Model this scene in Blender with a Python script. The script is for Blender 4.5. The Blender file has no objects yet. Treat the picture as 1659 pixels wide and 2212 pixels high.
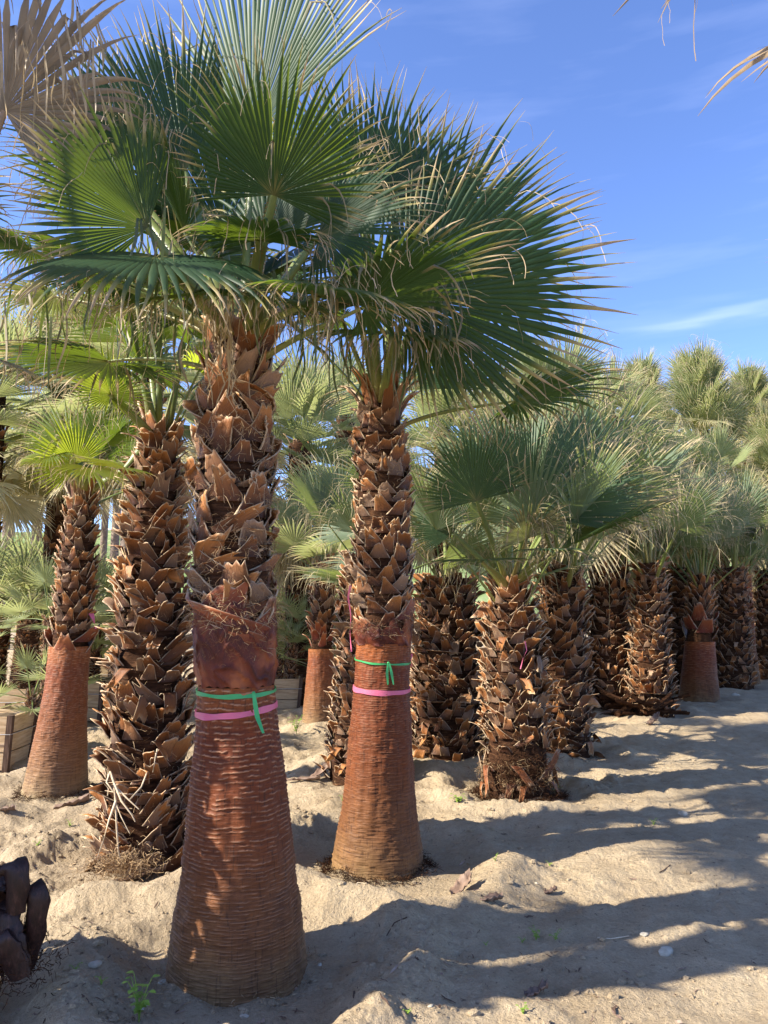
import bpy, math, random
import numpy as np
from mathutils import Vector

# ------------------------------------------------------------------ camera / light
SC = bpy.context.scene
COL = SC.collection
F = 1660.0            # focal length in units of the 1659 x 2212 view of the photo
CX, CY = 829.5, 1106.0
PITCH = math.radians(6.7)
H = 1.6
cp, sp = math.cos(PITCH), math.sin(PITCH)

cam_d = bpy.data.cameras.new('camera')
cam = bpy.data.objects.new('camera', cam_d); COL.objects.link(cam)
cam.location = (0, 0, H)
cam.rotation_euler = (math.pi/2 + PITCH, 0, 0)
cam_d.sensor_fit = 'VERTICAL'; cam_d.sensor_height = 36.0
cam_d.lens = 36.0 * F / 2212.0
cam_d.clip_start = 0.05; cam_d.clip_end = 2000
SC.camera = cam

SUN_EL = math.radians(36)
SUN_AZ = math.radians(106)       # to the left of the viewing direction
sdir = Vector((-math.sin(SUN_AZ)*math.cos(SUN_EL), math.cos(SUN_AZ)*math.cos(SUN_EL), math.sin(SUN_EL)))
sun_d = bpy.data.lights.new('sun', 'SUN'); sun_d.energy = 4.8; sun_d.angle = math.radians(0.53)
sun_d.color = (1.0, 0.93, 0.80)
sun = bpy.data.objects.new('sun', sun_d); COL.objects.link(sun)
sun.rotation_euler = (-sdir).to_track_quat('-Z', 'Y').to_euler()
sun.location = (-20, 0, 20)

W = bpy.data.worlds.new('World'); SC.world = W; W.use_nodes = True
wn, wl = W.node_tree.nodes, W.node_tree.links
bg = wn['Background']; bg.inputs['Strength'].default_value = 0.135
sky = wn.new('ShaderNodeTexSky'); sky.sky_type = 'NISHITA'; sky.sun_disc = False
sky.sun_elevation = SUN_EL; sky.sun_rotation = -SUN_AZ
sky.air_density = 0.85; sky.dust_density = 0.4; sky.ozone_density = 6.0; sky.altitude = 200
tc = wn.new('ShaderNodeTexCoord')
sx = wn.new('ShaderNodeSeparateXYZ'); wl.new(tc.outputs['Generated'], sx.inputs[0])
def wm(op, a, b=None):
    n = wn.new('ShaderNodeMath'); n.operation = op
    for i, x in enumerate((a, b)):
        if x is None: continue
        if isinstance(x, (int, float)): n.inputs[i].default_value = x
        else: wl.new(x, n.inputs[i])
    return n.outputs[0]
cn = wn.new('ShaderNodeTexNoise'); cn.inputs['Scale'].default_value = 5.0; cn.inputs['Detail'].default_value = 6
mp = wn.new('ShaderNodeMapping'); mp.inputs['Scale'].default_value = (1.0, 1.0, 7.0)
wl.new(tc.outputs['Generated'], mp.inputs['Vector']); wl.new(mp.outputs[0], cn.inputs['Vector'])
# one faint streak of high cloud low on the right
el = wm('ADD', wm('SUBTRACT', sx.outputs[2], 0.318), wm('MULTIPLY', sx.outputs[0], -0.035))
el = wm('ADD', el, wm('MULTIPLY', wm('SUBTRACT', cn.outputs['Fac'], 0.5), 0.03))
band = wm('POWER', 2.718, wm('MULTIPLY', wm('POWER', wm('DIVIDE', el, 0.0055), 2.0), -1.0))
lx = wm('POWER', 2.718, wm('MULTIPLY', wm('POWER', wm('DIVIDE', wm('SUBTRACT', sx.outputs[0], 0.38), 0.085), 2.0), -1.0))
fr = wm('GREATER_THAN', sx.outputs[1], 0.0)
streak = wm('MULTIPLY', wm('MULTIPLY', band, lx), wm('MULTIPLY', fr, 0.16))
soft = wm('MULTIPLY', wm('MAXIMUM', wm('SUBTRACT', cn.outputs['Fac'], 0.5), 0.0), 0.22)
cmix = wn.new('ShaderNodeMixRGB'); cmix.inputs[2].default_value = (5.2, 6.0, 7.0, 1)
wl.new(wm('ADD', streak, soft), cmix.inputs[0]); wl.new(sky.outputs[0], cmix.inputs[1])
cmul = wn.new('ShaderNodeMixRGB'); cmul.blend_type = 'MULTIPLY'; cmul.inputs[0].default_value = 1.0; cmul.inputs[2].default_value = (1.02, 0.96, 1.10, 1)
wl.new(cmix.outputs[0], cmul.inputs[1]); wl.new(cmul.outputs[0], bg.inputs['Color'])
SC.render.engine = 'CYCLES'
SC.cycles.max_bounces = 12; SC.cycles.diffuse_bounces = 8; SC.cycles.transmission_bounces = 8

SC.view_settings.view_transform = 'Standard'; SC.view_settings.look = 'None'
SC.view_settings.gamma = 1.0; SC.view_settings.exposure = 1.28

# ------------------------------------------------------------------ helpers
def PX(u, v, Y):
    """world point on the ray through view pixel (u, v) that lies at world y = Y"""
    cx, cy = (u-CX)/F, (CY-v)/F
    d = np.array([cx, cp - cy*sp, sp + cy*cp])
    return np.array([0, 0, H]) + d*(Y/d[1])

def YG(v):
    """distance at which flat ground shows at row v"""
    return H / math.tan(math.atan((v-CY)/F) - PITCH)

def depth(p):
    return p[1]*cp + (p[2]-H)*sp

def nrm(v):
    v = np.asarray(v, float)
    return v/np.maximum(np.linalg.norm(v, axis=-1, keepdims=True), 1e-9)

_perm = np.random.RandomState(7).permutation(256)
_perm = np.concatenate([_perm, _perm, _perm])
_ga = np.random.RandomState(8).rand(256)*2*np.pi
def perlin(x, y, seed=0):
    x = np.asarray(x, float)+seed*17.31; y = np.asarray(y, float)+seed*5.77
    xi = np.floor(x).astype(int); yi = np.floor(y).astype(int)
    xf, yf = x-xi, y-yi
    u = xf*xf*xf*(xf*(xf*6-15)+10); v = yf*yf*yf*(yf*(yf*6-15)+10)
    def g(ix, iy, dx, dy):
        h = _perm[_perm[ix & 255] + (iy & 255)]
        a = _ga[h]
        return np.cos(a)*dx + np.sin(a)*dy
    n00 = g(xi, yi, xf, yf); n10 = g(xi+1, yi, xf-1, yf)
    n01 = g(xi, yi+1, xf, yf-1); n11 = g(xi+1, yi+1, xf-1, yf-1)
    return ((n00*(1-u)+n10*u)*(1-v) + (n01*(1-u)+n11*u)*v)*1.5
def fbm(x, y, octs=4, seed=0):
    s = 0; a = 1.0
    for o in range(octs):
        s = s + a*perlin(x*2**o, y*2**o, seed+o*3); a *= 0.5
    return s

class MB:
    """collects vertex grids and links them as one mesh"""
    def __init__(s): s.v = []; s.q = []; s.c = []; s.m = []; s.n = 0
    def grid(s, P, A=None, wrap=False, mat=0):
        """P (..., n, m, 3): one or many grids of n rows by m columns"""
        P = np.asarray(P, float)
        if P.ndim == 3: P = P[None]
        K, n, m, _ = P.shape
        if A is None: A = np.zeros((K, n, m, 4))
        else:
            A = np.asarray(A, float)
            if A.ndim == 3: A = A[None]
            A = np.broadcast_to(A, (K, n, m, 4))
        s.v.append(P.reshape(-1, 3)); s.c.append(A.reshape(-1, 4))
        idx = np.arange(n*m).reshape(n, m)
        if wrap: idx = np.concatenate([idx, idx[:, :1]], 1)
        q = np.stack([idx[:-1, :-1], idx[:-1, 1:], idx[1:, 1:], idx[1:, :-1]], -1).reshape(-1, 4)
        q = (q[None] + (np.arange(K)*n*m)[:, None, None]).reshape(-1, 4) + s.n
        s.q.append(q); s.m.append(np.full(len(q), mat, np.int32)); s.n += K*n*m
    def mesh(s, name, mats, smooth=True):
        v = np.concatenate(s.v); q = np.concatenate(s.q); c = np.concatenate(s.c); mi = np.concatenate(s.m)
        me = bpy.data.meshes.new(name)
        me.vertices.add(len(v)); me.vertices.foreach_set('co', v.astype(np.float32).ravel())
        me.loops.add(len(q)*4); me.loops.foreach_set('vertex_index', q.astype(np.int32).ravel())
        me.polygons.add(len(q)); me.polygons.foreach_set('loop_start', np.arange(0, len(q)*4, 4, dtype=np.int32))
        me.polygons.foreach_set('loop_total', np.full(len(q), 4, np.int32))
        me.polygons.foreach_set('material_index', mi)
        me.polygons.foreach_set('use_smooth', np.full(len(q), smooth, bool))
        at = me.attributes.new('col', 'FLOAT_COLOR', 'POINT')
        at.data.foreach_set('color', c.astype(np.float32).ravel())
        for m in (mats if isinstance(mats, (list, tuple)) else [mats]): me.materials.append(m)
        me.update(); me.validate()
        return me
    def build(s, name, mats, parent=None, smooth=True):
        return link(name, s.mesh(name, mats, smooth), parent)

def link(name, me, parent=None):
    o = bpy.data.objects.new(name, me); COL.objects.link(o)
    if parent is not None: o.parent = parent
    return o
def tag(o, label, cat, group=None, kind=None):
    o['label'] = label; o['category'] = cat
    if group: o['group'] = group
    if kind: o['kind'] = kind
    return o
def thing(name, label, cat, loc=(0, 0, 0), group=None, rz=0):
    o = bpy.data.objects.new(name, None); COL.objects.link(o)
    o.empty_display_size = 0.2
    o.location = tuple(float(c) for c in loc); o.rotation_euler = (0, 0, rz)
    return tag(o, label, cat, group)
def structure(o): o['kind'] = 'structure'; return o

def tube(mb, pts, rad, k=6, attr=None, mat=0, flat=1.0, side=None):
    """round or flattened tube along pts"""
    pts = np.asarray(pts, float); n = len(pts)
    rad = np.broadcast_to(rad, (n,))
    t = nrm(np.gradient(pts, axis=0))
    ref = np.array([0.13, 0.2, 1.0]) if side is None else np.asarray(side, float)
    s = nrm(np.cross(t, ref)); b = np.cross(s, t)
    a = np.linspace(0, 2*np.pi, k, endpoint=False)
    P = pts[:, None] + rad[:, None, None]*(np.cos(a)[None, :, None]*s[:, None] + flat*np.sin(a)[None, :, None]*b[:, None])
    A = np.zeros((n, k, 4)); A[..., 0] = np.linspace(0, 1, n)[:, None]
    if attr is not None: A[..., 1:] = attr
    mb.grid(P, A, wrap=True, mat=mat)

# ------------------------------------------------------------------ materials
def newmat(name):
    m = bpy.data.materials.new(name); m.use_nodes = True
    nt = m.node_tree; nt.nodes.clear()
    return m, nt
class N:
    def __init__(s, nt): s.nt = nt
    def __call__(s, typ, **kw):
        n = s.nt.nodes.new('ShaderNode'+typ)
        for k, v in kw.items(): setattr(n, k, v)
        return n
    def l(s, a, b): s.nt.links.new(a, b)
    def math(s, op, a, b=None, clamp=False):
        n = s('Math', operation=op); n.use_clamp = clamp
        for i, x in enumerate((a, b)):
            if x is None: continue
            if isinstance(x, (int, float)): n.inputs[i].default_value = x
            else: s.l(x, n.inputs[i])
        return n.outputs[0]
    def mix(s, f, a, b, bt='MIX'):
        n = s('MixRGB', blend_type=bt)
        for i, x in enumerate((f, a, b)):
            if isinstance(x, (int, float)): n.inputs[i].default_value = x
            elif isinstance(x, tuple): n.inputs[i].default_value = (*x, 1) if len(x) == 3 else x
            else: s.l(x, n.inputs[i])
        return n.outputs[0]
    def ramp(s, f, stops):
        n = s('ValToRGB'); e = n.color_ramp.elements
        while len(e) < len(stops): e.new(0.5)
        for i, (p, c) in enumerate(stops):
            e[i].position = p; e[i].color = (*c, 1) if isinstance(c, tuple) else (c, c, c, 1)
        s.l(f, n.inputs[0]); return n.outputs[0]
    def noise(s, vec, scale, detail=4, rough=0.55, dist=0.0, sc=None):
        if sc:
            m = s('Mapping'); m.inputs['Scale'].default_value = sc
            s.l(vec, m.inputs['Vector']); vec = m.outputs[0]
        n = s('TexNoise'); n.inputs['Scale'].default_value = scale; n.inputs['Detail'].default_value = detail
        n.inputs['Roughness'].default_value = rough; n.inputs['Distortion'].default_value = dist
        s.l(vec, n.inputs['Vector']); return n.outputs['Fac']
    def bump(s, h, strength=0.5, dist=0.01, normal=None):
        n = s('Bump'); n.inputs['Strength'].default_value = strength; n.inputs['Distance'].default_value = dist
        s.l(h, n.inputs['Height'])
        if normal is not None: s.l(normal, n.inputs['Normal'])
        return n.outputs[0]
    def principled(s, col, rough=0.6, spec=0.3, normal=None):
        p = s('BsdfPrincipled')
        if isinstance(col, tuple): p.inputs['Base Color'].default_value = (*col, 1)
        else: s.l(col, p.inputs['Base Color'])
        if isinstance(rough, (int, float)): p.inputs['Roughness'].default_value = rough
        else: s.l(rough, p.inputs['Roughness'])
        p.inputs['Specular IOR Level'].default_value = spec
        if normal is not None: s.l(normal, p.inputs['Normal'])
        return p
    def out(s, sh):
        o = s('OutputMaterial'); s.l(sh, o.inputs['Surface'])

def leaf_material(name, green, green2, yellow, tan, trans=0.38, transcol=(0.30, 0.42, 0.05)):
    m, nt = newmat(name); n = N(nt)
    at = n('Attribute', attribute_name='col'); sep = n('SeparateColor'); n.l(at.outputs['Color'], sep.inputs[0])
    t, r, dry = sep.outputs[0], sep.outputs[1], sep.outputs[2]; tint = at.outputs['Alpha']
    g = n.mix(tint, green, green2)
    g = n.mix(n.math('MULTIPLY', r, 0.30), g, tuple(min(1, c*1.9+0.012) for c in green))
    ta = n.math('ADD', t, n.math('MULTIPLY', n.math('SUBTRACT', r, 0.5), 0.22))
    tipf = n.ramp(ta, [(0.0, 0.35), (0.10, 0.0), (0.74, 0.0), (0.90, 1.0)])
    tcol = n.ramp(ta, [(0.0, yellow), (0.80, yellow), (0.93, tan), (1.0, tuple(c*0.75 for c in tan))])
    c = n.mix(tipf, g, tcol)
    geo = n('NewGeometry')
    nz = n.noise(geo.outputs['Position'], 9.0, 3)
    dcol = n.ramp(n.math('ADD', n.math('MULTIPLY', nz, 0.6), n.math('MULTIPLY', r, 0.4)),
                  [(0.2, tuple(c*0.55 for c in tan)), (0.55, tan), (0.85, tuple(min(1, c*1.25) for c in tan))])
    c = n.mix(dry, c, dcol)
    c2 = n.mix(n.ramp(nz, [(0.35, 0.55), (0.65, 1.0)]), tuple([0.0]*3), c)
    c = n.mix(0.35, c, c2)
    p = n.principled(c, 0.5, 0.28)
    tr = n('BsdfTranslucent')
    tcl = n.mix(n.math('MAXIMUM', dry, tipf), transcol, tuple(min(1, c*1.2) for c in tan))
    tcl = n.mix(0.5, tcl, n.mix(1.0, tcl, n.mix(n.math('MULTIPLY', tint, 0.6), (1, 1, 1), (0.5, 0.75, 0.9)), 'MULTIPLY'))
    n.l(tcl, tr.inputs['Color'])
    ms = n('MixShader'); ms.inputs[0].default_value = trans
    n.l(p.outputs[0], ms.inputs[1]); n.l(tr.outputs[0], ms.inputs[2]); n.out(ms.outputs[0])
    return m
TAN = (0.46, 0.34, 0.19)
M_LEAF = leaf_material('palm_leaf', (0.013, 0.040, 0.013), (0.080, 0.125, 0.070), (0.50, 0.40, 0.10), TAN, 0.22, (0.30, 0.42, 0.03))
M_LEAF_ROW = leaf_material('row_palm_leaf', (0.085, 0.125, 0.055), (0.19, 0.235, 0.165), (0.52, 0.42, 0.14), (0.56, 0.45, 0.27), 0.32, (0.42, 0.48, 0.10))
M_LEAF_BG = leaf_material('sunny_palm_leaf', (0.19, 0.225, 0.085), (0.27, 0.30, 0.17), (0.52, 0.45, 0.18), (0.60, 0.50, 0.29), 0.42, (0.52, 0.54, 0.20))  # paler greens carry the sunlight on the background foliage

M_LEAF_SUN = leaf_material('backlit_palm_leaf', (0.060, 0.105, 0.015), (0.14, 0.18, 0.07), (0.50, 0.42, 0.05), TAN, 0.48, (0.70, 0.78, 0.05))  # brightened copy, sun shining through the fronds is put into its colour
M_LEAF_DEAD = leaf_material('dead_palm_leaf', (0.10, 0.07, 0.04), (0.10, 0.07, 0.04), (0.2, 0.14, 0.08), (0.36, 0.26, 0.155), 0.30, (0.4, 0.28, 0.15))
def petiole_material():
    m, nt = newmat('petiole'); n = N(nt)
    at = n('Attribute', attribute_name='col'); sep = n('SeparateColor'); n.l(at.outputs['Color'], sep.inputs[0])
    g = n.ramp(sep.outputs[0], [(0.0, (0.36, 0.17, 0.06)), (0.12, (0.26, 0.22, 0.06)), (0.4, (0.17, 0.22, 0.055)), (1.0, (0.20, 0.24, 0.07))])
    c = n.mix(sep.outputs[2], g, (0.33, 0.20, 0.09))
    geo = n('NewGeometry'); nz = n.noise(geo.outputs['Position'], 30, 4)
    c = n.mix(0.6, c, n.mix(nz, (0.35, 0.35, 0.35), (1.3, 1.3, 1.3)), 'MULTIPLY')
    p = n.principled(c, 0.4, 0.4); n.out(p.outputs[0]); return m
M_PET = petiole_material()

def trunk_material(name='ringed_trunk', gain=1.0):
    m, nt = newmat(name); n = N(nt)
    at = n('Attribute', attribute_name='col'); sep = n('SeparateColor'); n.l(at.outputs['Color'], sep.inputs[0])
    hgt, line, crack = sep.outputs[0], sep.outputs[1], sep.outputs[2]
    tx = n('TexCoord'); P = tx.outputs['Object']
    nz = n.noise(P, 3.5, 5, 0.6)
    fine = n.noise(P, 7.0, 5, 0.65, sc=(1, 1, 14))
    vert = n.noise(P, 40.0, 4, 0.6, sc=(1, 1, 0.12))
    h2 = n.math('ADD', hgt, n.math('MULTIPLY', n.math('SUBTRACT', nz, 0.5), 0.25))
    c = n.ramp(h2, [(0.0, (0.30, 0.20, 0.095)), (0.07, (0.21, 0.115, 0.048)), (0.22, (0.165, 0.068, 0.024)), (0.5, (0.160, 0.047, 0.014)), (0.85, (0.150, 0.035, 0.011)), (1.0, (0.26, 0.075, 0.018))])
    c = n.mix(0.75, c, n.mix(n.ramp(fine, [(0.3, 0.0), (0.7, 1.0)]), (0.45, 0.40, 0.38), (1.35, 1.35, 1.3)), 'MULTIPLY')
    c = n.mix(0.45, c, n.mix(vert, (0.4, 0.4, 0.4), (1.55, 1.5, 1.45)), 'MULTIPLY')
    vs = n.noise(P, 95.0, 2, 0.5, sc=(1, 1, 0.05))
    c = n.mix(n.ramp(vs, [(0.60, 0.0), (0.66, 0.55)]), c, (0.045, 0.018, 0.008))
    stn = n.noise(P, 2.2, 6, 0.7, sc=(1, 1, 0.5)); c = n.mix(n.ramp(stn, [(0.52, 0.0), (0.68, 0.5)]), c, (0.07, 0.03, 0.016))
    c = n.mix(n.math('MULTIPLY', crack, 0.8), c, (0.05, 0.02, 0.012))
    c = n.mix(n.math('MULTIPLY', line, 0.85), c, (0.50, 0.27, 0.15))
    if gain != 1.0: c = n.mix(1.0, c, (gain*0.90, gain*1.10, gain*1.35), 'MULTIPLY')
    hh = n.math('ADD', n.math('MULTIPLY', fine, 1.0), n.math('MULTIPLY', vert, 0.5))
    p = n.principled(c, n.ramp(nz, [(0.3, 0.5), (0.7, 0.75)]), 0.22, n.bump(hh, 0.8, 0.006)); n.out(p.outputs[0]); return m
M_TRUNK = trunk_material(); M_TRUNK_SUNLIT = trunk_material('sunlit_ringed_trunk', 1.5)  # second trunk is a brighter copy with the sunlight in its colour

def boot_material():
    m, nt = newmat('leaf_boot'); n = N(nt)
    at = n('Attribute', attribute_name='col'); sep = n('SeparateColor'); n.l(at.outputs['Color'], sep.inputs[0])
    t, x, r = sep.outputs[0], sep.outputs[1], sep.outputs[2]; red = at.outputs['Alpha']
    cv = n('CombineXYZ'); n.l(n.math('MULTIPLY', x, 5.0), cv.inputs[0]); n.l(n.math('MULTIPLY', t, 0.9), cv.inputs[1]); n.l(n.math('MULTIPLY', r, 60), cv.inputs[2])
    st = n.noise(cv.outputs[0], 3.0, 5, 0.6)
    tx = n('TexCoord'); nz = n.noise(tx.outputs['Object'], 14, 4, 0.6)
    f = n.math('ADD', n.math('MULTIPLY', t, 0.55), n.math('ADD', n.math('MULTIPLY', st, 0.35), n.math('MULTIPLY', r, 0.28)))
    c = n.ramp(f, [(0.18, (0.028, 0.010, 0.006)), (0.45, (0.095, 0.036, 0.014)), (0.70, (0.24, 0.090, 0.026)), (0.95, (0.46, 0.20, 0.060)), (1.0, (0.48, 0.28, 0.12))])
    grey = n.ramp(f, [(0.2, (0.08, 0.045, 0.028)), (0.9, (0.32, 0.23, 0.155))])
    c = n.mix(n.ramp(n.math('FRACT', n.math('MULTIPLY', r, 7.3)), [(0.60, 0.0), (0.9, 0.7)]), c, grey)
    c = n.mix(red, c, n.ramp(f, [(0.2, (0.05, 0.010, 0.007)), (0.5, (0.15, 0.030, 0.014)), (0.85, (0.34, 0.10, 0.035)), (1.0, (0.42, 0.20, 0.11))]))
    e = n.math('MAXIMUM', n.ramp(x, [(0.0, 1.0), (0.05, 0.0), (0.95, 0.0), (1.0, 1.0)]), n.ramp(t, [(0.93, 0.0), (1.0, 1.0)]))
    e = n.math('MULTIPLY', e, n.ramp(nz, [(0.36, 0.0), (0.54, 0.9)]))
    c = n.mix(e, c, (0.55, 0.42, 0.27))
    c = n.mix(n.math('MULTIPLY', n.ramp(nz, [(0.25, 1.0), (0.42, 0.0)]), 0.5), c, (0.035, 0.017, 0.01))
    p = n.principled(c, n.ramp(st, [(0.3, 0.42), (0.7, 0.7)]), 0.25, n.bump(n.math('ADD', st, n.math('MULTIPLY', nz, 0.5)), 0.7, 0.006))
    n.out(p.outputs[0]); return m
M_BOOT = boot_material()

def simple(name, stops, scale=8, rough=0.8, spec=0.2, bump=0.6, bd=0.01, sc=None, detail=6, coord='Object'):
    m, nt = newmat(name); n = N(nt)
    tx = n('TexCoord'); nz = n.noise(tx.outputs[coord], scale, detail, 0.62, sc=sc)
    c = n.ramp(nz, stops)
    n.out(n.principled(c, rough, spec, n.bump(nz, bump, bd)).outputs[0]); return m
M_FIBRE = simple('trunk_fibre', [(0.3, (0.016, 0.007, 0.004)), (0.55, (0.06, 0.027, 0.013)), (0.75, (0.17, 0.085, 0.04))], 12, 0.9, 0.1, 1.0, 0.02, (1, 1, 5))
M_HAIR = simple('fibre_hair', [(0.3, (0.20, 0.11, 0.05)), (0.7, (0.50, 0.36, 0.20))], 20, 0.7, 0.2, 0.1)
M_SHFIB = simple('sheath_fibre', [(0.3, (0.05, 0.014, 0.008)), (0.7, (0.30, 0.13, 0.055))], 20, 0.7, 0.2, 0.1)
M_STALK = simple('dry_stalk', [(0.3, (0.50, 0.38, 0.24)), (0.7, (0.72, 0.60, 0.42))], 15, 0.7, 0.2, 0.3)
M_WOOD = simple('weathered_board', [(0.3, (0.36, 0.23, 0.12)), (0.5, (0.55, 0.39, 0.22)), (0.75, (0.66, 0.52, 0.33))], 5, 0.8, 0.15, 0.5, 0.004, (1, 1, 9))
M_WOODD = simple('dark_timber', [(0.3, (0.05, 0.032, 0.022)), (0.7, (0.16, 0.10, 0.07))], 6, 0.85, 0.1, 0.5, 0.004, (8, 8, 1))
M_WIRE = simple('wire', [(0.3, (0.35, 0.33, 0.3)), (0.7, (0.55, 0.53, 0.5))], 20, 0.4, 0.5, 0.0)
M_STONE = simple('stone', [(0.3, (0.34, 0.29, 0.21)), (0.7, (0.62, 0.56, 0.44))], 14, 0.9, 0.1, 0.8, 0.01)
M_SCRAP = simple('dead_sheath', [(0.3, (0.12, 0.07, 0.05)), (0.55, (0.28, 0.19, 0.135)), (0.75, (0.50, 0.40, 0.30))], 7, 0.6, 0.3, 0.5, 0.006)
M_WEED = simple('weed_leaf', [(0.3, (0.14, 0.24, 0.03)), (0.7, (0.30, 0.42, 0.06))], 18, 0.5, 0.3, 0.1)
M_SOIL = simple('potting_soil', [(0.3, (0.08, 0.055, 0.035)), (0.7, (0.22, 0.16, 0.10))], 25, 0.95, 0.1, 1.0, 0.02)
M_HILL = simple('hill_scrub', [(0.35, (0.10, 0.15, 0.045)), (0.5, (0.20, 0.26, 0.10)), (0.68, (0.34, 0.36, 0.18))], 0.25, 0.95, 0.05, 0.8, 0.6, detail=9)
def tape_material(name, c):
    m, nt = newmat(name); n = N(nt)
    tx = n('TexCoord'); nz = n.noise(tx.outputs['Object'], 30, 3, sc=(1, 1, 6))
    col = n.mix(nz, tuple(x*0.75 for x in c), tuple(min(1, x*1.15) for x in c))
    p = n.principled(col, 0.35, 0.5, n.bump(nz, 0.3, 0.004))
    tr = n('BsdfTranslucent'); tr.inputs[0].default_value = (*c, 1)
    ms = n('MixShader'); ms.inputs[0].default_value = 0.3; n.l(p.outputs[0], ms.inputs[1]); n.l(tr.outputs[0], ms.inputs[2]); n.out(ms.outputs[0])
    return m
M_PINK = tape_material('pink_tape', (0.90, 0.20, 0.33))
M_GREEN = tape_material('green_tape', (0.07, 0.50, 0.16))

def ground_material():
    m, nt = newmat('sandy_soil'); n = N(nt)
    geo = n('NewGeometry'); P = geo.outputs['Position']
    a = n.noise(P, 0.9, 5, 0.6); b = n.noise(P, 7, 7, 0.7); g = n.noise(P, 70, 5, 0.7); g2 = n.noise(P, 260, 2, 0.6)
    at = n('Attribute', attribute_name='col'); sep = n('SeparateColor'); n.l(at.outputs['Color'], sep.inputs[0])
    c = n.ramp(n.math('ADD', n.math('MULTIPLY', a, 0.5), n.math('MULTIPLY', b, 0.5)), [(0.32, (0.35, 0.260, 0.158)), (0.5, (0.48, 0.372, 0.240)), (0.68, (0.59, 0.475, 0.315))])
    c = n.mix(n.math('MULTIPLY', sep.outputs[0], 0.55), c, (0.26, 0.195, 0.125))
    c = n.mix(0.7, c, n.mix(g, (0.5, 0.48, 0.46), (1.45, 1.45, 1.45)), 'MULTIPLY')
    c = n.mix(0.4, c, n.mix(g2, (0.4, 0.4, 0.4), (1.6, 1.6, 1.6)), 'MULTIPLY')
    c = n.mix(n.ramp(n.noise(P, 34, 3, 0.5), [(0.66, 0.0), (0.72, 0.7)]), c, (0.13, 0.085, 0.055))
    h = n.math('ADD', n.math('MULTIPLY', b, 1.2), n.math('ADD', n.math('MULTIPLY', g, 0.35), n.math('MULTIPLY', g2, 0.12)))
    n.out(n.principled(c, 0.95, 0.08, n.bump(h, 1.0, 0.05)).outputs[0]); return m
M_GROUND = ground_material()

# ------------------------------------------------------------------ ground
BASINS = []   # x, y, inner radius, rim height
def px_x(u, Y, z=0.0):
    return (u-CX)/F*(Y*cp + (z-H)*sp)
def height(x, y, detail=True):
    x = np.asarray(x, float); y = np.asarray(y, float)
    # the trodden lane on the right is smoother than the planted strip on the left
    lane = 1/(1+np.exp(-(x - (0.42*y - 1.15))*2.2))
    rough = 1-0.72*lane
    h = 0.07*rough*fbm(x*0.75, y*0.75, 3, 1) + 0.040*rough*fbm(x*2.4, y*2.4, 3, 5)
    h = h + 0.025*lane*fbm(x*0.35+y*0.1, y*1.5, 3, 9)
    rd = 1-np.abs(fbm(x*1.3+2, y*2.1, 3, 21)); h = h + 0.05*rough*np.clip(rd-0.55, 0, 1)
    if detail:
        pat = np.clip(0.5+1.3*fbm(x*1.1, y*1.1, 2, 41), 0.12, 1.2)
        h = h + pat*(0.013*(0.25+rough)*fbm(x*8, y*8, 4, 12) + 0.017*rough*np.abs(fbm(x*13, y*13, 4, 15))) + 0.004*(0.4+rough)*perlin(x*45, y*45, 17)
    for (bx, by, r, hr) in BASINS:
        d = np.hypot(x-bx, y-by)
        wob = 1+0.16*perlin(np.arctan2(y-by, x-bx)*1.3+bx*3, d*0+by, 3)
        d = d/wob
        k = np.clip((r*1.75-d)/(r*0.6), 0, 1); k = k*k*(3-2*k)
        inner = np.clip((r-d)/(r*0.45), 0, 1); inner = inner*inner*(3-2*inner)
        rim = hr*np.exp(-((d-r*1.25)/(r*0.27))**2)
        h = h*(1-inner*0.85) + rim*(0.75+0.5*perlin(x*1.7, y*1.7, 31)) - 0.02*inner
        h = h + 0.045*np.exp(-((d-0.27)/0.10)**2)*np.clip(0.55+1.1*perlin(x*4, y*4, 51), 0, 1.2)
    far = np.clip((y-18)/20, 0, 1)
    return h*(1-far)
def gz(x, y): return float(height(np.array([x]), np.array([y]), False)[0])

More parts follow.
